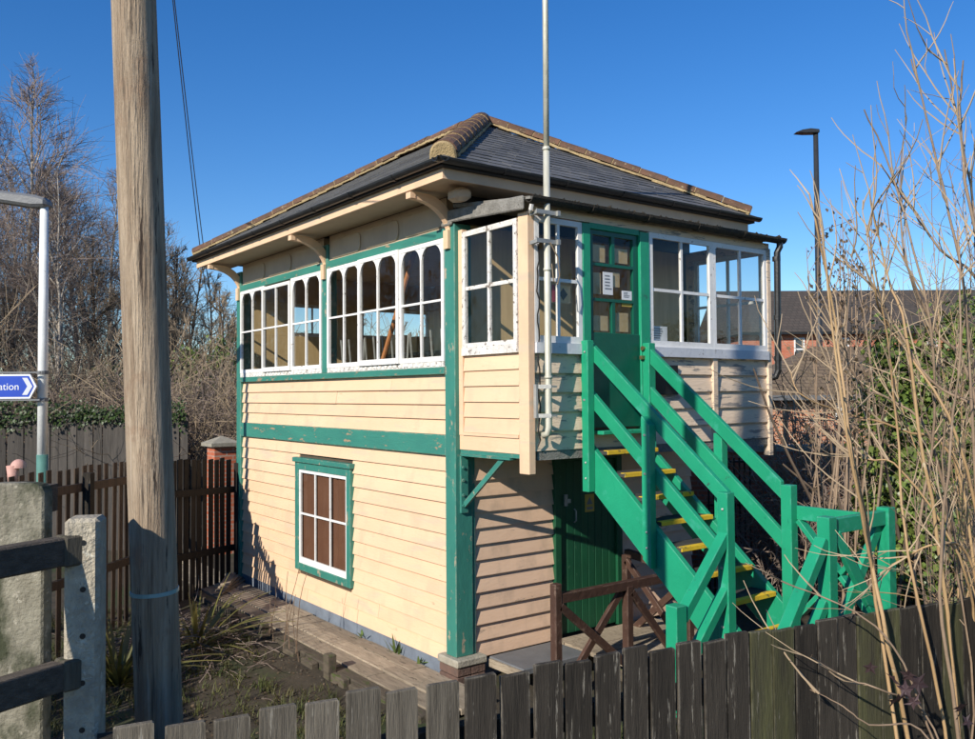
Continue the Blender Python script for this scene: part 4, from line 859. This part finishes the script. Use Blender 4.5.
lbz = empty('brick_outbuilding', (lo_.x, lo_.y, gz(lo_.x, lo_.y)), 'low pale orange brick outbuilding with brown tiled hipped roof', 'building')
zev = at(820, 396, 21).z; zrg = at(850, 346, 23).z
house_box('wall', 'brick_pale', lbz, lo_, rr, ff, 7.4, 4.6, -.4, zev); gable_roof('roof', 'roof_tile_brown', lbz, lo_, rr, ff, 7.4, 4.6, zev, zrg, .22, hip=2.1)
m = MB(); m.bar(lo_-rr*.25-ff*.30+V((0, 0, zev-.04)), lo_+rr*7.65-ff*.30+V((0, 0, zev-.04)), .11, .12); m.build('gutter', 'lamp_grey', lbz)
m = MB(); m.tube([lo_+rr*.5-ff*.1+V((0, 0, zev-.1)), lo_+rr*.5-ff*.1+V((0, 0, -.3))], .05, 8); m.build('downpipe', 'black_iron', lbz)
bx_w = at(840, 408, 20.95); MB().bar(V((bx_w.x, bx_w.y, bx_w.z+.12)), V((bx_w.x, bx_w.y, bx_w.z-.22)), .26, .08, ff).build('meter_box', 'lamp_white', lbz)
bw0 = at(690, 480, 13.2); bw0.z = 0
gw = empty('garden_wall', (bw0.x, bw0.y, gz(bw0.x, bw0.y)), 'low red brick garden wall seen below the overhanging lobby', 'wall')
house_box('wall', 'brick', gw, bw0, rr, ff, 2.4, .22, -.4, at(740, 452, 13.2).z); house_box('coping', 'stone', gw, bw0-rr*.03-ff*.03, rr, ff, 2.46, .28, at(740, 452, 13.2).z, at(740, 446, 13.2).z)
rl = empty('iron_railing', at(700, 500, 11.5), 'short black iron railing seen below the overhanging lobby', 'railing')
ra = at(706, 500, 11.6); ra.z = 0
for z in (at(720, 462, 11.6).z, at(720, 505, 11.6).z): MB().bar(ra+V((0, 0, z)), ra+rr*.62+V((0, 0, z)), .03, .03).build('rail', 'black_iron', rl)
for k in range(9): c = ra+rr*(.03+k*.07); MB().tube([c+V((0, 0, -.3)), c+V((0, 0, at(720, 458, 11.6).z))], .014, 6).build('bar', 'black_iron', rl)
# grey boarded fence, brick pillar
ga, gb = at(-140, 440, 15.5), at(186, 440, 15.5); gA, gB = (ga.x, ga.y), (gb.x, gb.y)
paling_fence('boarded_fence', 'tall grey close boarded fence overgrown with ivy beneath bare trees', gA, gB, 2.15, 2.6, lambda t: .15, lambda t: .006, lambda t: 'grey_board', rails=(), posts=False, jit=.02)
pc = at(221, 450, 15.2); bp_ = empty('brick_pillar', (pc.x, pc.y, gz(pc.x, pc.y)), 'brick gate pillar with pyramid stone cap behind the black pickets', 'pillar')
zc = at(221, 446, 15.2).z; hwp = .19
m = MB(); m.box(pc.x-hwp, pc.x+hwp, pc.y-hwp, pc.y+hwp, -.4, zc); m.build('shaft', 'brick', bp_, uvfn=box_uv)
m = MB(); e = .27; m.box(pc.x-e, pc.x+e, pc.y-e, pc.y+e, zc, zc+.06); m.add([(pc.x-e+.01, pc.y-e+.01, zc+.061), (pc.x+e-.01, pc.y-e+.01, zc+.061), (pc.x+e-.01, pc.y+e-.01, zc+.061), (pc.x-e+.01, pc.y+e-.01, zc+.061), (pc.x, pc.y, zc+.18)], [(0, 1, 4), (1, 2, 4), (2, 3, 4), (3, 0, 4)]); m.build('cap', 'stone', bp_)

# ------------------------------------------------------------------ plants
def rdir(d, ang):                              # tilt direction d by about ang radians in a random sideways direction
    d = d.normalized(); o = d.orthogonal().normalized(); a = random.uniform(0, 2*math.pi); s = o*math.cos(a)+d.cross(o)*math.sin(a)
    return (d*math.cos(ang)+s*math.sin(ang)).normalized()
def limb(p, d, ln, r0, r1, n=5, wob=.12, grav=0):
    pts = [V(p)]; d = d.normalized(); rs = [r0]
    for k in range(n):
        d = (d+V((random.gauss(0, wob), random.gauss(0, wob), random.gauss(0, wob*.6)+grav))).normalized(); pts.append(pts[-1]+d*(ln/n)); rs.append(lerp(r0, r1, (k+1)/n))
    return pts, rs
def along(pts, t):
    k = t*(len(pts)-1); i = min(int(k), len(pts)-2); return pts[i].lerp(pts[i+1], k-i), (pts[i+1]-pts[i]).normalized()
def make_tree(name, label, cat, group, H, r, seed, bark, twig, kind='birch', lat=34, sub=8, tw=7, ivy=0):
    random.seed(seed); root = empty(name, (0, 0, 0), label, cat, group)
    tr, cr = MB(), MB(); n = 14
    pts, rs = limb((0, 0, -.3), V((random.gauss(0, .03), random.gauss(0, .03), 1)), H, r, r*.10, n, .05, .04); tr.tube(pts, rs, 8)
    for k in range(lat):
        t = lerp(.16 if kind != 'birch' else .22, .98, (k+.5)/lat)+random.uniform(-.02, .02); t = min(t, .985); p, d = along(pts, t)
        bz = kind == 'birch'; ln = H*(.36 if not bz else .34)*(1.08-t)**.8*random.uniform(.7, 1.25); b, brs = limb(p, rdir(d, random.uniform(.35, .75) if bz else random.uniform(.55, .95)), ln, r*.34*(1.1-t)+.008, .007, 6, .11, .07)
        tr.tube(b, brs, 5, False)
        for j in range(sub):
            tt = random.uniform(.15, 1); q, e = along(b, tt); l2 = ln*random.uniform(.28, .55)*(1.15-tt*.5)*(1.25 if bz else 1); c, crs = limb(q, rdir(e, random.uniform(.3, .8)), l2, .010 if bz else .0115, .005, 4, .12, -.02 if bz else .05)
            cr.tube(c, crs, 3, False)
            for i in range(tw):
                s_, e2 = along(c, random.uniform(.1, 1)); g, grs = limb(s_, rdir(e2, random.uniform(.4, 1.0)), l2*(random.uniform(.5, 1.05) if bz else random.uniform(.4, .9)), .0055 if bz else .0068, .003, 3, .12, -.06 if bz else .03)
                cr.tube(g, grs, 3, False)
    tr.build('trunk', bark, root, smooth=True); cr.build('crown', twig, root)
    if ivy:
        lv = MB()
        for k in range(ivy):
            t = random.random()**1.2*.8; p, d = along(pts, t); a = random.uniform(0, 2*math.pi); rad = abs(random.gauss(.0, .26))+.08
            leaf(lv, p+V((math.cos(a)*rad, math.sin(a)*rad, random.gauss(0, .1))), V((math.cos(a), math.sin(a), .3)), .085)
        lv.build('ivy', 'ivy_leaf', root)
    return root
def leaf(mb, p, nrm, s, droop=None):
    nrm = (nrm.normalized()+V((random.gauss(0, .35), random.gauss(0, .35), random.gauss(0, .35)))).normalized()
    d = V((random.gauss(0, .6), random.gauss(0, .6), -1)) if droop is None else droop
    u = (d-nrm*d.dot(nrm)).normalized(); w_ = nrm.cross(u); s *= random.uniform(.7, 1.25)
    mb.add([p, p+u*s*.35+w_*s*.45+nrm*s*.06, p+u*s, p+u*s*.35-w_*s*.45+nrm*s*.06], [(0, 1, 2), (0, 2, 3)])
def make_bush(name, label, cat, group, H, seed, twig, stems=26, spread=.55, sub=7, tw=4, r=.014):
    random.seed(seed); root = empty(name, (0, 0, 0), label, cat, group); st_, cr = MB(), MB()
    for k in range(stems):
        a = random.uniform(0, 2*math.pi); rr_ = random.uniform(0, .6)*H*.35
        b, brs = limb((math.cos(a)*rr_, math.sin(a)*rr_, -.15), rdir(V((math.cos(a)*spread*.6, math.sin(a)*spread*.6, 1)), random.uniform(0, .35)), H*random.uniform(.6, 1.1), r*random.uniform(.7, 1.4), .006, 7, .11, -.015); st_.tube(b, brs, 5, False)
        for j in range(sub):
            tt = random.uniform(.2, 1); q, e = along(b, tt); l2 = H*random.uniform(.15, .4); c, crs = limb(q, rdir(e, random.uniform(.4, 1.1)), l2, .008, .005, 4, .16, .02); cr.tube(c, crs, 3, False)
            for i in range(tw):
                s_, e2 = along(c, random.uniform(.1, 1)); g, grs = limb(s_, rdir(e2, random.uniform(.5, 1.2)), l2*random.uniform(.3, .7), .0055, .0035, 3, .18, 0); cr.tube(g, grs, 3, False)
    st_.build('stems', twig, root); cr.build('twigs', twig, root); return root
def spots(protos, lst, alt=None):
    used = set()
    for k, (px, dist, sc, rz) in enumerate(lst):
        far = px < -90 or 255 < px < 500
        p = at(px, 400, dist); p.z = gz(p.x, p.y); pr_ = protos[k % len(protos)]
        if id(pr_) not in used: pr_.location = p; pr_.rotation_euler = (0, 0, rz); pr_.scale = (sc,)*3; used.add(id(pr_))
        else:
            c = copy_tree(pr_, p, rz, sc)
            if far and alt: c['label'] = alt[0 if px < 0 else 1]; c['group'] = c['label'] + ' group'
gB_ = 'bare birches behind the grey fence'
bA = make_tree('birch_tree', 'tall bare birch with pale trunk behind the grey boarded fence', 'tree', gB_, 12.0, .12, 11, 'bark_birch', 'twig_red')
bB = make_tree('birch_tree', 'tall bare birch with pale trunk behind the grey boarded fence', 'tree', gB_, 10.5, .10, 12, 'bark_birch', 'twig_red')
bC = make_tree('birch_tree', 'tall bare birch with pale trunk behind the grey boarded fence', 'tree', gB_, 11.2, .11, 13, 'bark_birch', 'twig_red', lat=30)
random.seed(3)
spots([bA, bB, bC], [(33, 24, 1.0, 0), (92, 25, .92, 1), (4, 26, .90, 2), (-30, 23, .95, 3), (70, 31, 1.05, 2.2), (118, 28, .92, 4), (-75, 28, 1.1, 5), (15, 33, 1.05, .6), (150, 33, .92, 1.7), (55, 22, .72, 3.3)]+[(-140-75*k, 20+(k % 3)*3, .95+.1*(k % 2), k) for k in range(9)], ('bare birch in the wood mirrored by the side windows',)*2)
gO = 'bare round trees behind the grey fence'
oA = make_tree('bare_tree', 'bare brown branching tree in the wood behind the signal box', 'tree', gO, 7.6, .11, 21, 'bark', 'twig_tan', 'oak', lat=24, sub=8)
oB = make_tree('bare_tree', 'bare brown branching tree in the wood behind the signal box', 'tree', gO, 6.8, .10, 22, 'bark', 'twig_tan', 'oak', lat=24, sub=8)
spots([oA, oB], [(180, 26, .95, 0), (215, 29, .86, 1), (140, 27, 1.0, 2), (60, 27, .95, 3), (100, 24, .95, 4), (10, 24, .9, 5), (165, 31, 1.05, .7), (240, 27, .72, 1.9), (-40, 25, 1, 2.5), (205, 22, .62, 4.6), (172, 24, 1.05, 2.9), (190, 28, 1.08, .9), (225, 25, .80, 3.9), (158, 29, 1.2, 5.5)]+[(-110-62*k, 17+(k % 4)*3, 1.15, k*1.7) for k in range(13)]+[(265+27*k, 24+(k % 3)*2, .62+.06*(k % 2), k*2.1) for k in range(9)], ('bare brown tree in the wood mirrored by the side windows', 'bare brown tree hidden behind the signal box and seen through windows'))
for k in range(9):
    x, y = 3+2.6*k+random.uniform(-1, 1), -21-1.1*k+random.uniform(-3, 3); c = copy_tree(oA if k % 2 else oB, (x, y, gz(x, y)), k*1.9, 1.25); c['label'] = 'bare brown tree across the way mirrored by the lobby windows'; c['group'] = 'trees mirrored by the lobby windows'
iA = make_tree('ivy_tree', 'small ivy clad tree standing close behind the far eaves', 'tree', 'ivy clad trees', 5.6, .10, 31, 'bark', 'twig_tan', 'oak', lat=18, sub=6, ivy=2600)
spots([iA], [(205, 20, .92, 0), (232, 22, 1.0, 2), (90, 21, .85, 4)])
for o in list(COL.objects):
    if o.name.startswith('ivy_tree'): o['label'] = {'ivy_tree': 'ivy clad tree just clear of the far eaves', 'ivy_tree.001': 'ivy clad tree half hidden by the far corner post', 'ivy_tree.002': 'ivy clad tree among the birches near the lamp post'}[o.name]
gT = 'tangled bare bushes behind the grey fence'
hA = make_bush('bramble_bush', 'tangled bare brown bush filling the wood edge behind fences', 'bush', gT, 3.6, 41, 'twig_tan', 30, .6, 8, 4)
hB = make_bush('bramble_bush', 'tangled bare brown bush filling the wood edge behind fences', 'bush', gT, 3.3, 42, 'twig_red', 30, .6, 8, 4)
spots([hA, hB], [(-20+14*k+random.uniform(-5, 5), 17.2+(k % 3)*1.6+random.random(), random.uniform(.8, 1.15), k*1.3) for k in range(20)]+[(262+24*k, 18+(k % 3)*1.5, random.uniform(.9, 1.15), k*1.1) for k in range(9)], ('tangled bush mirrored by the side windows', 'tangled bare bush behind the signal box, seen through its windows'))
random.seed(99)
# ivy along the grey fence
iv = empty('fence_ivy', at(60, 415, 15.3), 'ivy with shade in its colour spilling over the grey boarded fence', 'ivy'); m = MB()
for k in range(2300):
    t = random.random(); p = V((lerp(gA[0], gB[0], t), lerp(gA[1], gB[1], t), 0)); lump = .5+.5*math.sin(t*23)*math.sin(t*9+1); p.z = 2.18+random.gauss(0, .08+.10*lump)+.04*lump
    leaf(m, p-ff*random.uniform(.0, .16)*1, -ff*.8+V((0, 0, .5)), .06)
m.build('leaves', 'ivy_shaded', iv)
MB().tube([at(-100, 416, 15.55), at(60, 414, 15.55), at(184, 414, 15.55)], .02, 5).build('stem', 'bark', iv)
# ---- right side: ivy mass over a hedge, shrubs
def ivy_mass(name, label, blobs, n, size):
    c = sum((b[0] for b in blobs), V((0, 0, 0)))/len(blobs); root = empty(name, (c.x, c.y, gz(c.x, c.y)), label, 'ivy'); m = MB(); tot = sum(b[1]**2 for b in blobs); sm_ = MB()
    for cen, r in blobs:
        k = int(n*r*r/tot)
        for i in range(k):
            d = V((random.gauss(0, 1), random.gauss(0, 1), random.gauss(0, 1))).normalized(); rr_ = r*(1+.30*math.sin(6*d.x+4*d.z+cen.x*9)*math.cos(5*d.y+cen.z*5))*random.uniform(.70, 1.10)
            if math.sin(7*d.x+cen.y*3)*math.sin(8*d.z+cen.x*5) > .72: continue
            leaf(m, cen+d*rr_, d+V((0, 0, .4)), size*random.choice((.7, .9, 1, 1.25)))
        for i in range(5):
            b, brs = limb((cen.x+random.gauss(0, .25), cen.y+random.gauss(0, .25), gz(cen.x, cen.y)-.1), V((random.gauss(0, .1), random.gauss(0, .1), 1)), max(.3, cen.z-gz(cen.x, cen.y)+r*.5), .025, .01, 6, .08); sm_.tube(b, brs, 5, False)
    m.build('leaves', 'ivy_leaf', root); sm_.build('stems', 'bark', root); return root
bl = [(at(890, 345, 8.6), .26), (at(905, 375, 8.5), .34), (at(882, 400, 8.4), .28), (at(878, 520, 8), .3), (at(948, 352, 8.4), .38), (at(925, 395, 8.4), .42), (at(985, 330, 8.6), .45), (at(905, 440, 8.2), .44), (at(958, 430, 8.2), .55), (at(990, 500, 8), .6), (at(935, 500, 8.0), .55), (at(918, 555, 7.9), .45), (at(975, 590, 7.8), .55), (at(1010, 420, 8.4), .6), (at(900, 480, 8.3), .35)]
ivy_mass('ivy_mass', 'dense dark green ivy covering the hedge beyond the landing', bl, 19000, .058)
gS = 'bare twiggy shrubs on the right'
sA = make_bush('bare_shrub', 'bare twiggy shrub before the pale brick outbuilding', 'shrub', gS, 2.6, 51, 'twig_tan', 22, .7, 7, 3, .012)
sB = make_bush('bare_shrub', 'bare twiggy shrub before the pale brick outbuilding', 'shrub', gS, 2.4, 52, 'twig_red', 18, .7, 6, 3, .012)
spots([sA, sB], [(800, 13.2, .92, 0), (835, 11.5, 1.0, 1), (860, 12.6, 1.15, 2), (790, 11.6, .72, 3), (885, 13.5, 1.12, 4), (930, 14, 1.25, 5), (975, 14, 1.35, .5), (848, 10.2, .82, 2.2), (905, 14.5, 1.45, 3.1), (815, 15.3, 1.05, 5.1), (868, 11.2, .8, 1.1)])
# low russet bush under the lobby's right end
sC = make_bush('russet_bush', 'low russet bush with dry leaves behind the stair rail', 'bush', None, 1.5, 53, 'twig_red', 16, .7, 6, 3, .01); p = at(772, 480, 11); 
m = MB()
for k in range(420): m_ = V((random.gauss(0, .35), random.gauss(0, .35), random.uniform(.5, 1.75))); leaf(m, m_, V((0, -.5, .8)), .05)
m.build('leaves', 'dry_leaf', sC); sC.location = (p.x, p.y, gz(p.x, p.y))
# seed-head shrub against the sky
random.seed(5)
ss = empty('seedhead_shrub', (0, 0, 0), 'slender shrub holding dry seed heads beside the street lamp', 'shrub'); o_ = at(830, 480, 7.6); sloc = V((o_.x, o_.y, gz(o_.x, o_.y))); stm, lv = MB(), MB()
for k in range(13):
    tgt = at(random.uniform(805, 885), random.uniform(175, 300), 7.6+random.uniform(-.5, .5))-sloc; bs = V((random.gauss(0, .12), random.gauss(0, .12), -.1)); mid = bs.lerp(tgt, .5)+V((random.gauss(0, .12), random.gauss(0, .12), 0))
    pts = [bs, bs.lerp(mid, .5), mid, mid.lerp(tgt, .5)+V((0, 0, .05)), tgt]; stm.tube(pts, [.011, .010, .008, .006, .003], 5, False)
    for j in range(9):
        q, e = along(pts, random.uniform(.45, 1)); c, crs = limb(q, rdir(e, random.uniform(.5, 1.1)), random.uniform(.12, .4), .004, .002, 4, .2, .05); stm.tube(c, crs, 3, False)
        for i in range(5): s_, e2 = along(c, random.uniform(.3, 1)); leaf(lv, s_+V((random.gauss(0, .02), random.gauss(0, .02), random.gauss(0, .02))), V((0, -1, .2)), .042)
stm.build('stems', 'stem_brown', ss); lv.build('seed_heads', 'dry_leaf', ss, kind='stuff'); ss.location = sloc
# ---- long pale stems in front of the fence on the right
def curve(pix, depth, r0, r1, n=18):
    """smooth stem through picture points, distances given per point."""
    P = [at(x, y, d) for (x, y), d in zip(pix, depth)]; out = []
    for i in range(n+1):
        t = i/n*(len(P)-1); k = min(int(t), len(P)-2); f = t-k
        p0, p1, p2, p3 = P[max(k-1, 0)], P[k], P[k+1], P[min(k+2, len(P)-1)]
        out.append(.5*((2*p1)+(p2-p0)*f+(2*p0-5*p1+4*p2-p3)*f*f+(3*p1-p0-3*p2+p3)*f**3)+V((random.gauss(0, .003), random.gauss(0, .003), 0)))
    return out, [lerp(r0, r1, i/n) for i in range(n+1)]
gP = at(915, 739, 3.9)
sh = empty('tall_shrub', (gP.x, gP.y, gz(gP.x, gP.y)), 'tall bare shrub with long golden stems leaning over the dark fence', 'shrub')
main = [([(925, 900), (908, 739), (886, 640), (868, 540), (850, 440), (836, 330), (815, 220), (806, 190)], 3.75, .0115, .003, 'stem_gold'),
        ([(915, 900), (897, 739), (874, 590), (853, 470), (835, 360), (824, 260), (818, 215)], 3.65, .0095, .003, 'stem_gold'),
        ([(960, 900), (945, 739), (922, 620), (903, 530), (897, 430), (886, 330), (868, 235)], 3.8, .009, .003, 'stem_gold'),
        ([(975, 900), (958, 739), (940, 600), (948, 470), (960, 330), (958, 230)], 3.6, .010, .003, 'stem_brown'),
        ([(940, 900), (925, 700), (915, 560), (935, 420), (925, 300), (890, 170), (864, 110)], 3.9, .009, .003, 'stem_brown'),
        ([(990, 900), (985, 700), (975, 480), (965, 300), (945, 200), (925, 110), (910, 60)], 3.8, .0095, .003, 'stem_brown'),
        ([(1000, 900), (1000, 600), (985, 380), (975, 230), (960, 130), (944, 50)], 3.9, .0095, .003, 'stem_brown'),
        ([(985, 900), (1010, 500), (990, 300), (968, 200), (960, 110), (962, 60)], 3.7, .012, .003, 'stem_brown'),
        ([(970, 900), (950, 640), (925, 470), (905, 330), (885, 270), (868, 190)], 3.9, .011, .003, 'stem_gold'),
        ([(970, 900), (962, 600), (930, 440), (890, 400), (860, 385), (838, 330)], 4.0, .009, .003, 'stem_brown'),
        ([(1000, 800), (960, 480), (900, 430), (850, 415), (800, 395), (790, 370)], 4.0, .008, .002, 'stem_gold'),
        ([(1010, 700), (990, 440), (930, 380), (880, 300), (845, 250)], 3.9, .010, .002, 'stem_brown'),
        ([(1010, 800), (985, 560), (950, 420), (890, 330), (872, 280), (862, 200)], 3.8, .009, .002, 'stem_gold'),
        ([(1005, 700), (975, 400), (935, 330), (905, 260), (900, 190), (905, 115)], 4.1, .010, .002, 'stem_brown'),
        ([(1020, 500), (985, 300), (940, 250), (905, 200), (880, 165)], 4.0, .009, .002, 'stem_brown'),
        ([(980, 860), (932, 739), (895, 650), (850, 610), (790, 585), (770, 575)], 3.5, .006, .002, 'stem_brown'),
        ([(975, 860), (930, 720), (880, 690), (850, 680), (815, 660), (812, 655)], 3.4, .005, .0015, 'stem_brown'),
        ([(975, 860), (925, 735), (870, 725), (840, 705), (811, 690)], 3.4, .005, .0015, 'stem_brown'),
        ([(990, 820), (975, 640), (960, 560), (900, 470), (870, 460), (840, 455)], 4.0, .008, .002, 'stem_gold'),
        ([(1000, 700), (970, 560), (935, 545), (900, 560), (880, 575)], 3.9, .008, .002, 'stem_gold')]
mg, mbn, tw_, tw2 = MB(), MB(), MB(), MB()
for pix, dep, r0, r1, mm_ in main:
    pts, rs = curve(pix, [dep+random.uniform(-.12, .12) for _ in pix], r0, r1, 22); (mg if mm_ == 'stem_gold' else mbn).tube(pts, rs, 7, False)
    for j in range(8 if dep > 3.55 else 2):
        q, e = along(pts, random.uniform(.42, .98)); c, crs = limb(q, rdir(e, random.uniform(.35, .8)), random.uniform(.12, .55), .0042, .0016, 6, .10, .06); tw_.tube(c, crs, 4, False)
        if random.random() < .6: s_, e2 = along(c, random.uniform(.2, .8)); g, grs = limb(s_, rdir(e2, .6), random.uniform(.08, .25), .0025, .0012, 4, .14, .05); tw_.tube(g, grs, 3, False)
for k in range(54):
    b0 = random.uniform(925, 1045); dep = random.uniform(3.9, 6.4); x1 = b0+random.gauss(-22, 30); y1 = random.uniform(150, 520) if k % 3 else random.uniform(300, 560)
    pix = [(b0+random.gauss(0, 10), 820), (b0, 690), (lerp(b0, x1, .45)+random.gauss(0, 12), lerp(690, y1, .45)), (lerp(b0, x1, .8)+random.gauss(0, 12), lerp(690, y1, .8)), (x1, y1)]
    pts, rs = curve(pix, [dep+random.uniform(-.15, .15) for _ in pix], random.uniform(.004, .0075), .0016, 14); (mg if random.random() < .28 else mbn).tube(pts, rs, 5, False)
    for j in range(10):
        q, e = along(pts, random.uniform(.3, .98)); c, crs = limb(q, rdir(e, random.uniform(.4, 1.1)), random.uniform(.10, .55), .0026, .0011, 5, .15, .03); (tw_ if j % 2 else tw2).tube(c, crs, 3, False)
        s_, e2 = along(c, random.uniform(.3, .8)); g, grs = limb(s_, rdir(e2, .8), random.uniform(.06, .25), .0018, .001, 4, .16, .03); tw2.tube(g, grs, 3, False)
mg.build('golden_stems', 'stem_gold', sh, smooth=True); mbn.build('brown_stems', 'stem_brown', sh, smooth=True); tw_.build('twigs', 'stem_tan', sh, kind='stuff'); tw2.build('brown_twigs', 'stem_brown', sh, kind='stuff')
# ground tangle of thin canes in front of the ivy
tg = empty('cane_tangle', (at(950, 739, 4.3).x, at(950, 739, 4.3).y, .7), 'tangle of thin pale canes around the foot of the tall shrub', 'canes'); m = MB(); m2 = MB()
for k in range(95):
    a = at(random.uniform(935, 1080), random.uniform(640, 850), random.uniform(3.7, 6.0)); a.z = max(a.z, .6)
    c, crs = limb(a, V((random.gauss(.05, .4), random.gauss(.05, .4), 1)), random.uniform(.5, 1.7), random.uniform(.003, .007), .0018, 9, .17, -.06); (m if k % 2 else m2).tube(c, crs, 4, False)
m.build('canes', 'stem_gold', tg); m2.build('brown_canes', 'stem_brown', tg)
lf_ = MB()
for px, py in ((905, 690), (893, 680), (918, 684), (913, 702), (896, 700), (908, 676), (958, 716), (967, 722), (960, 708), (870, 668)):
    p = at(px, py, 3.35)
    nr = (-CF+V((random.gauss(0, .4), random.gauss(0, .4), random.gauss(0, .4)))).normalized(); u_ = nr.orthogonal().normalized(); v_ = nr.cross(u_); r0 = random.uniform(.026, .042); t0 = random.uniform(0, 6.28); ring = []
    for i in range(15): a = t0+2*math.pi*i/15; rr_ = r0*(1.25 if i % 3 == 0 else .62)*(1 if 3 < i < 13 else .9); ring.append(p+(u_*math.cos(a)+v_*math.sin(a))*rr_+nr*random.uniform(-.008, .008)*(1 if i % 3 == 0 else .3))
    lf_.add([p]+ring, [(0, i+1, (i+1) % 15+1) for i in range(15)])
lf_.build('purple_leaves', 'purple_leaf', sh)

# ---- garden: flax, twig heap, grass, weeds
def blades(root, name, m_, n, L0, L1, wid, spread, seed, up=1.0, bend=.5):
    random.seed(seed); m = MB()
    for k in range(n):
        a = random.uniform(0, 2*math.pi); el = random.uniform(.35, 1.35)*up; ln = random.uniform(L0, L1); d = V((math.cos(a)*math.cos(el), math.sin(a)*math.cos(el), math.sin(el))); sdv = V((-math.sin(a), math.cos(a), 0))
        p = wl(root)+V((math.cos(a)*.08*random.random(), math.sin(a)*.08*random.random(), 0)); seg = 6; b = len(m.v)
        for i in range(seg+1):
            t = i/seg; wv = wid*(1-t**1.6)*(.6+.8*t*(1-t))+.002; q = p+d*ln*t-V((0, 0, bend*ln*t*t*.6)); m.v += [tuple(q-sdv*wv), tuple(q+sdv*wv+V((0, 0, .004)))]
        m.f += [(b+2*i, b+2*i+1, b+2*i+3, b+2*i+2) for i in range(seg)]
    m.build(name, m_, root)
for px, py, dist, n_, l1, lab, sd_ in ((118, 600, 8.3, 70, 1.15, 'spiky flax plant with sword leaves in shade by the concrete post', 61), (196, 592, 9.3, 46, 1.2, 'spiky flax plant with sunlit yellow sword leaves by the walkway', 62)):
    p = at(px, py, dist); f = empty('flax_plant', (p.x, p.y, gz(p.x, p.y)), lab, 'plant'); blades(f, 'leaves', 'flax_leaf', n_, .65, l1, .024, .1, sd_)
th_ = at(235, 640, 8.7); tw = empty('twig_heap', (-1.5, 2.9, gz(-1.5, 2.9)), 'heap of dead brown twigs beside the timber walkway', 'twigs'); m = MB(); random.seed(71)
for k in range(380):
    a = random.uniform(0, 2*math.pi); p = V((-1.6+random.gauss(0, .36), 2.9+random.gauss(0, .65), 0)); p.z = gz(p.x, p.y)+random.uniform(0, .28)*max(.15, 1-((p.x+1.6)**2/.5+(p.y-2.9)**2/1.4))
    c, crs = limb(p, V((math.cos(a), math.sin(a), random.uniform(-.15, .25))), random.uniform(.2, .7), .005, .0025, 4, .2, -.03); m.tube(c, crs, 3, False)
m.build('twigs', 'twig_red', tw, kind='stuff')
m = MB(); random.seed(72)
for k in range(3400):
    x, y = random.uniform(-4.6, -.95), random.uniform(-3.6, 5.2)
    if math.sin(x*2.3+1)*math.sin(y*1.9+x)+random.uniform(-.7, .7) < -.1: continue
    hh = random.uniform(.035, .12)
    for j in range(10):
        a = random.uniform(0, 2*math.pi); h = hh*random.uniform(.6, 1.3); lean = V((math.cos(a), math.sin(a), 0))*h*random.uniform(.3, 1.5); sdv = V((-math.sin(a), math.cos(a), 0))*.0055; p = V((x+random.gauss(0, .035), y+random.gauss(0, .035), gz(x, y)-.02))
        m.add([p-sdv, p+sdv, p+lean*.5+V((0, 0, h*.75))+sdv*.6, p+lean*.5+V((0, 0, h*.75))-sdv*.6, p+lean+V((0, 0, h))], [(0, 1, 2, 3), (3, 2, 4)])
m.build('grass', 'grass', kind='stuff', label='short rough grass and moss over the garden soil')
m = MB()
for k in range(2600):
    x, y = random.uniform(-4.5, -.9), random.uniform(-3.4, 5.0); leaf(m, V((x, y, gz(x, y)+.012)), V((random.gauss(0, .3), random.gauss(0, .3), 1)), .03, V((random.gauss(0, 1), random.gauss(0, 1), 0)))
cl = MB()
for k in range(2600):
    x, y = random.uniform(-4.6, -.9), random.uniform(-3.6, 5.2); r = random.uniform(.006, .022); z = gz(x, y)+r*.2; a = random.uniform(0, 6.28); ca, sa = math.cos(a)*r, math.sin(a)*r
    cl.add([(x+ca, y+sa, z), (x-sa, y+ca, z), (x-ca*1.2, y-sa*.8, z), (x+sa, y-ca, z+r*.1), (x+ca*.2, y, z+r*random.uniform(.5, .9)), (x, y, z-r)], [(0, 1, 4), (1, 2, 4), (2, 3, 4), (3, 0, 4), (1, 0, 5), (2, 1, 5), (3, 2, 5), (0, 3, 5)])
cl.build('soil_clods', 'clod', kind='stuff', label='small clods and stones lying on the garden soil')
m.build('leaf_litter', 'dry_leaf', kind='stuff', label='dry fallen leaves scattered on the garden soil')
for x, y, n, L1, lab in ((-.06, 1.02, 9, .26, 'bright green weed growing against the plinth near the corner'), (-.06, 1.75, 5, .14, 'small weed at the plinth below the lower window'), (-.05, .62, 6, .12, 'tiny weed at the plinth beside the stone footing')):
    f = empty('weed', (x, y, -.205), lab, 'weed'); blades(f, 'leaves', 'weed_leaf', n, L1*.6, L1, .018, .05, int(x*100+y*50), .95, .3)
ds = empty('dry_stalks', (-.62, 2.3, -.2), 'few dry upright stalks beside the walkway below the window', 'stalks'); m = MB(); random.seed(73)
for k in range(7):
    c, crs = limb((-.82+random.uniform(-.1, .05), 1.6+k*.16, -.3), V((random.gauss(0, .08), random.gauss(0, .08), 1)), random.uniform(.5, .95), .006, .003, 6, .08); m.tube(c, crs, 4, False)
m.build('stalks', 'stem_brown', ds)
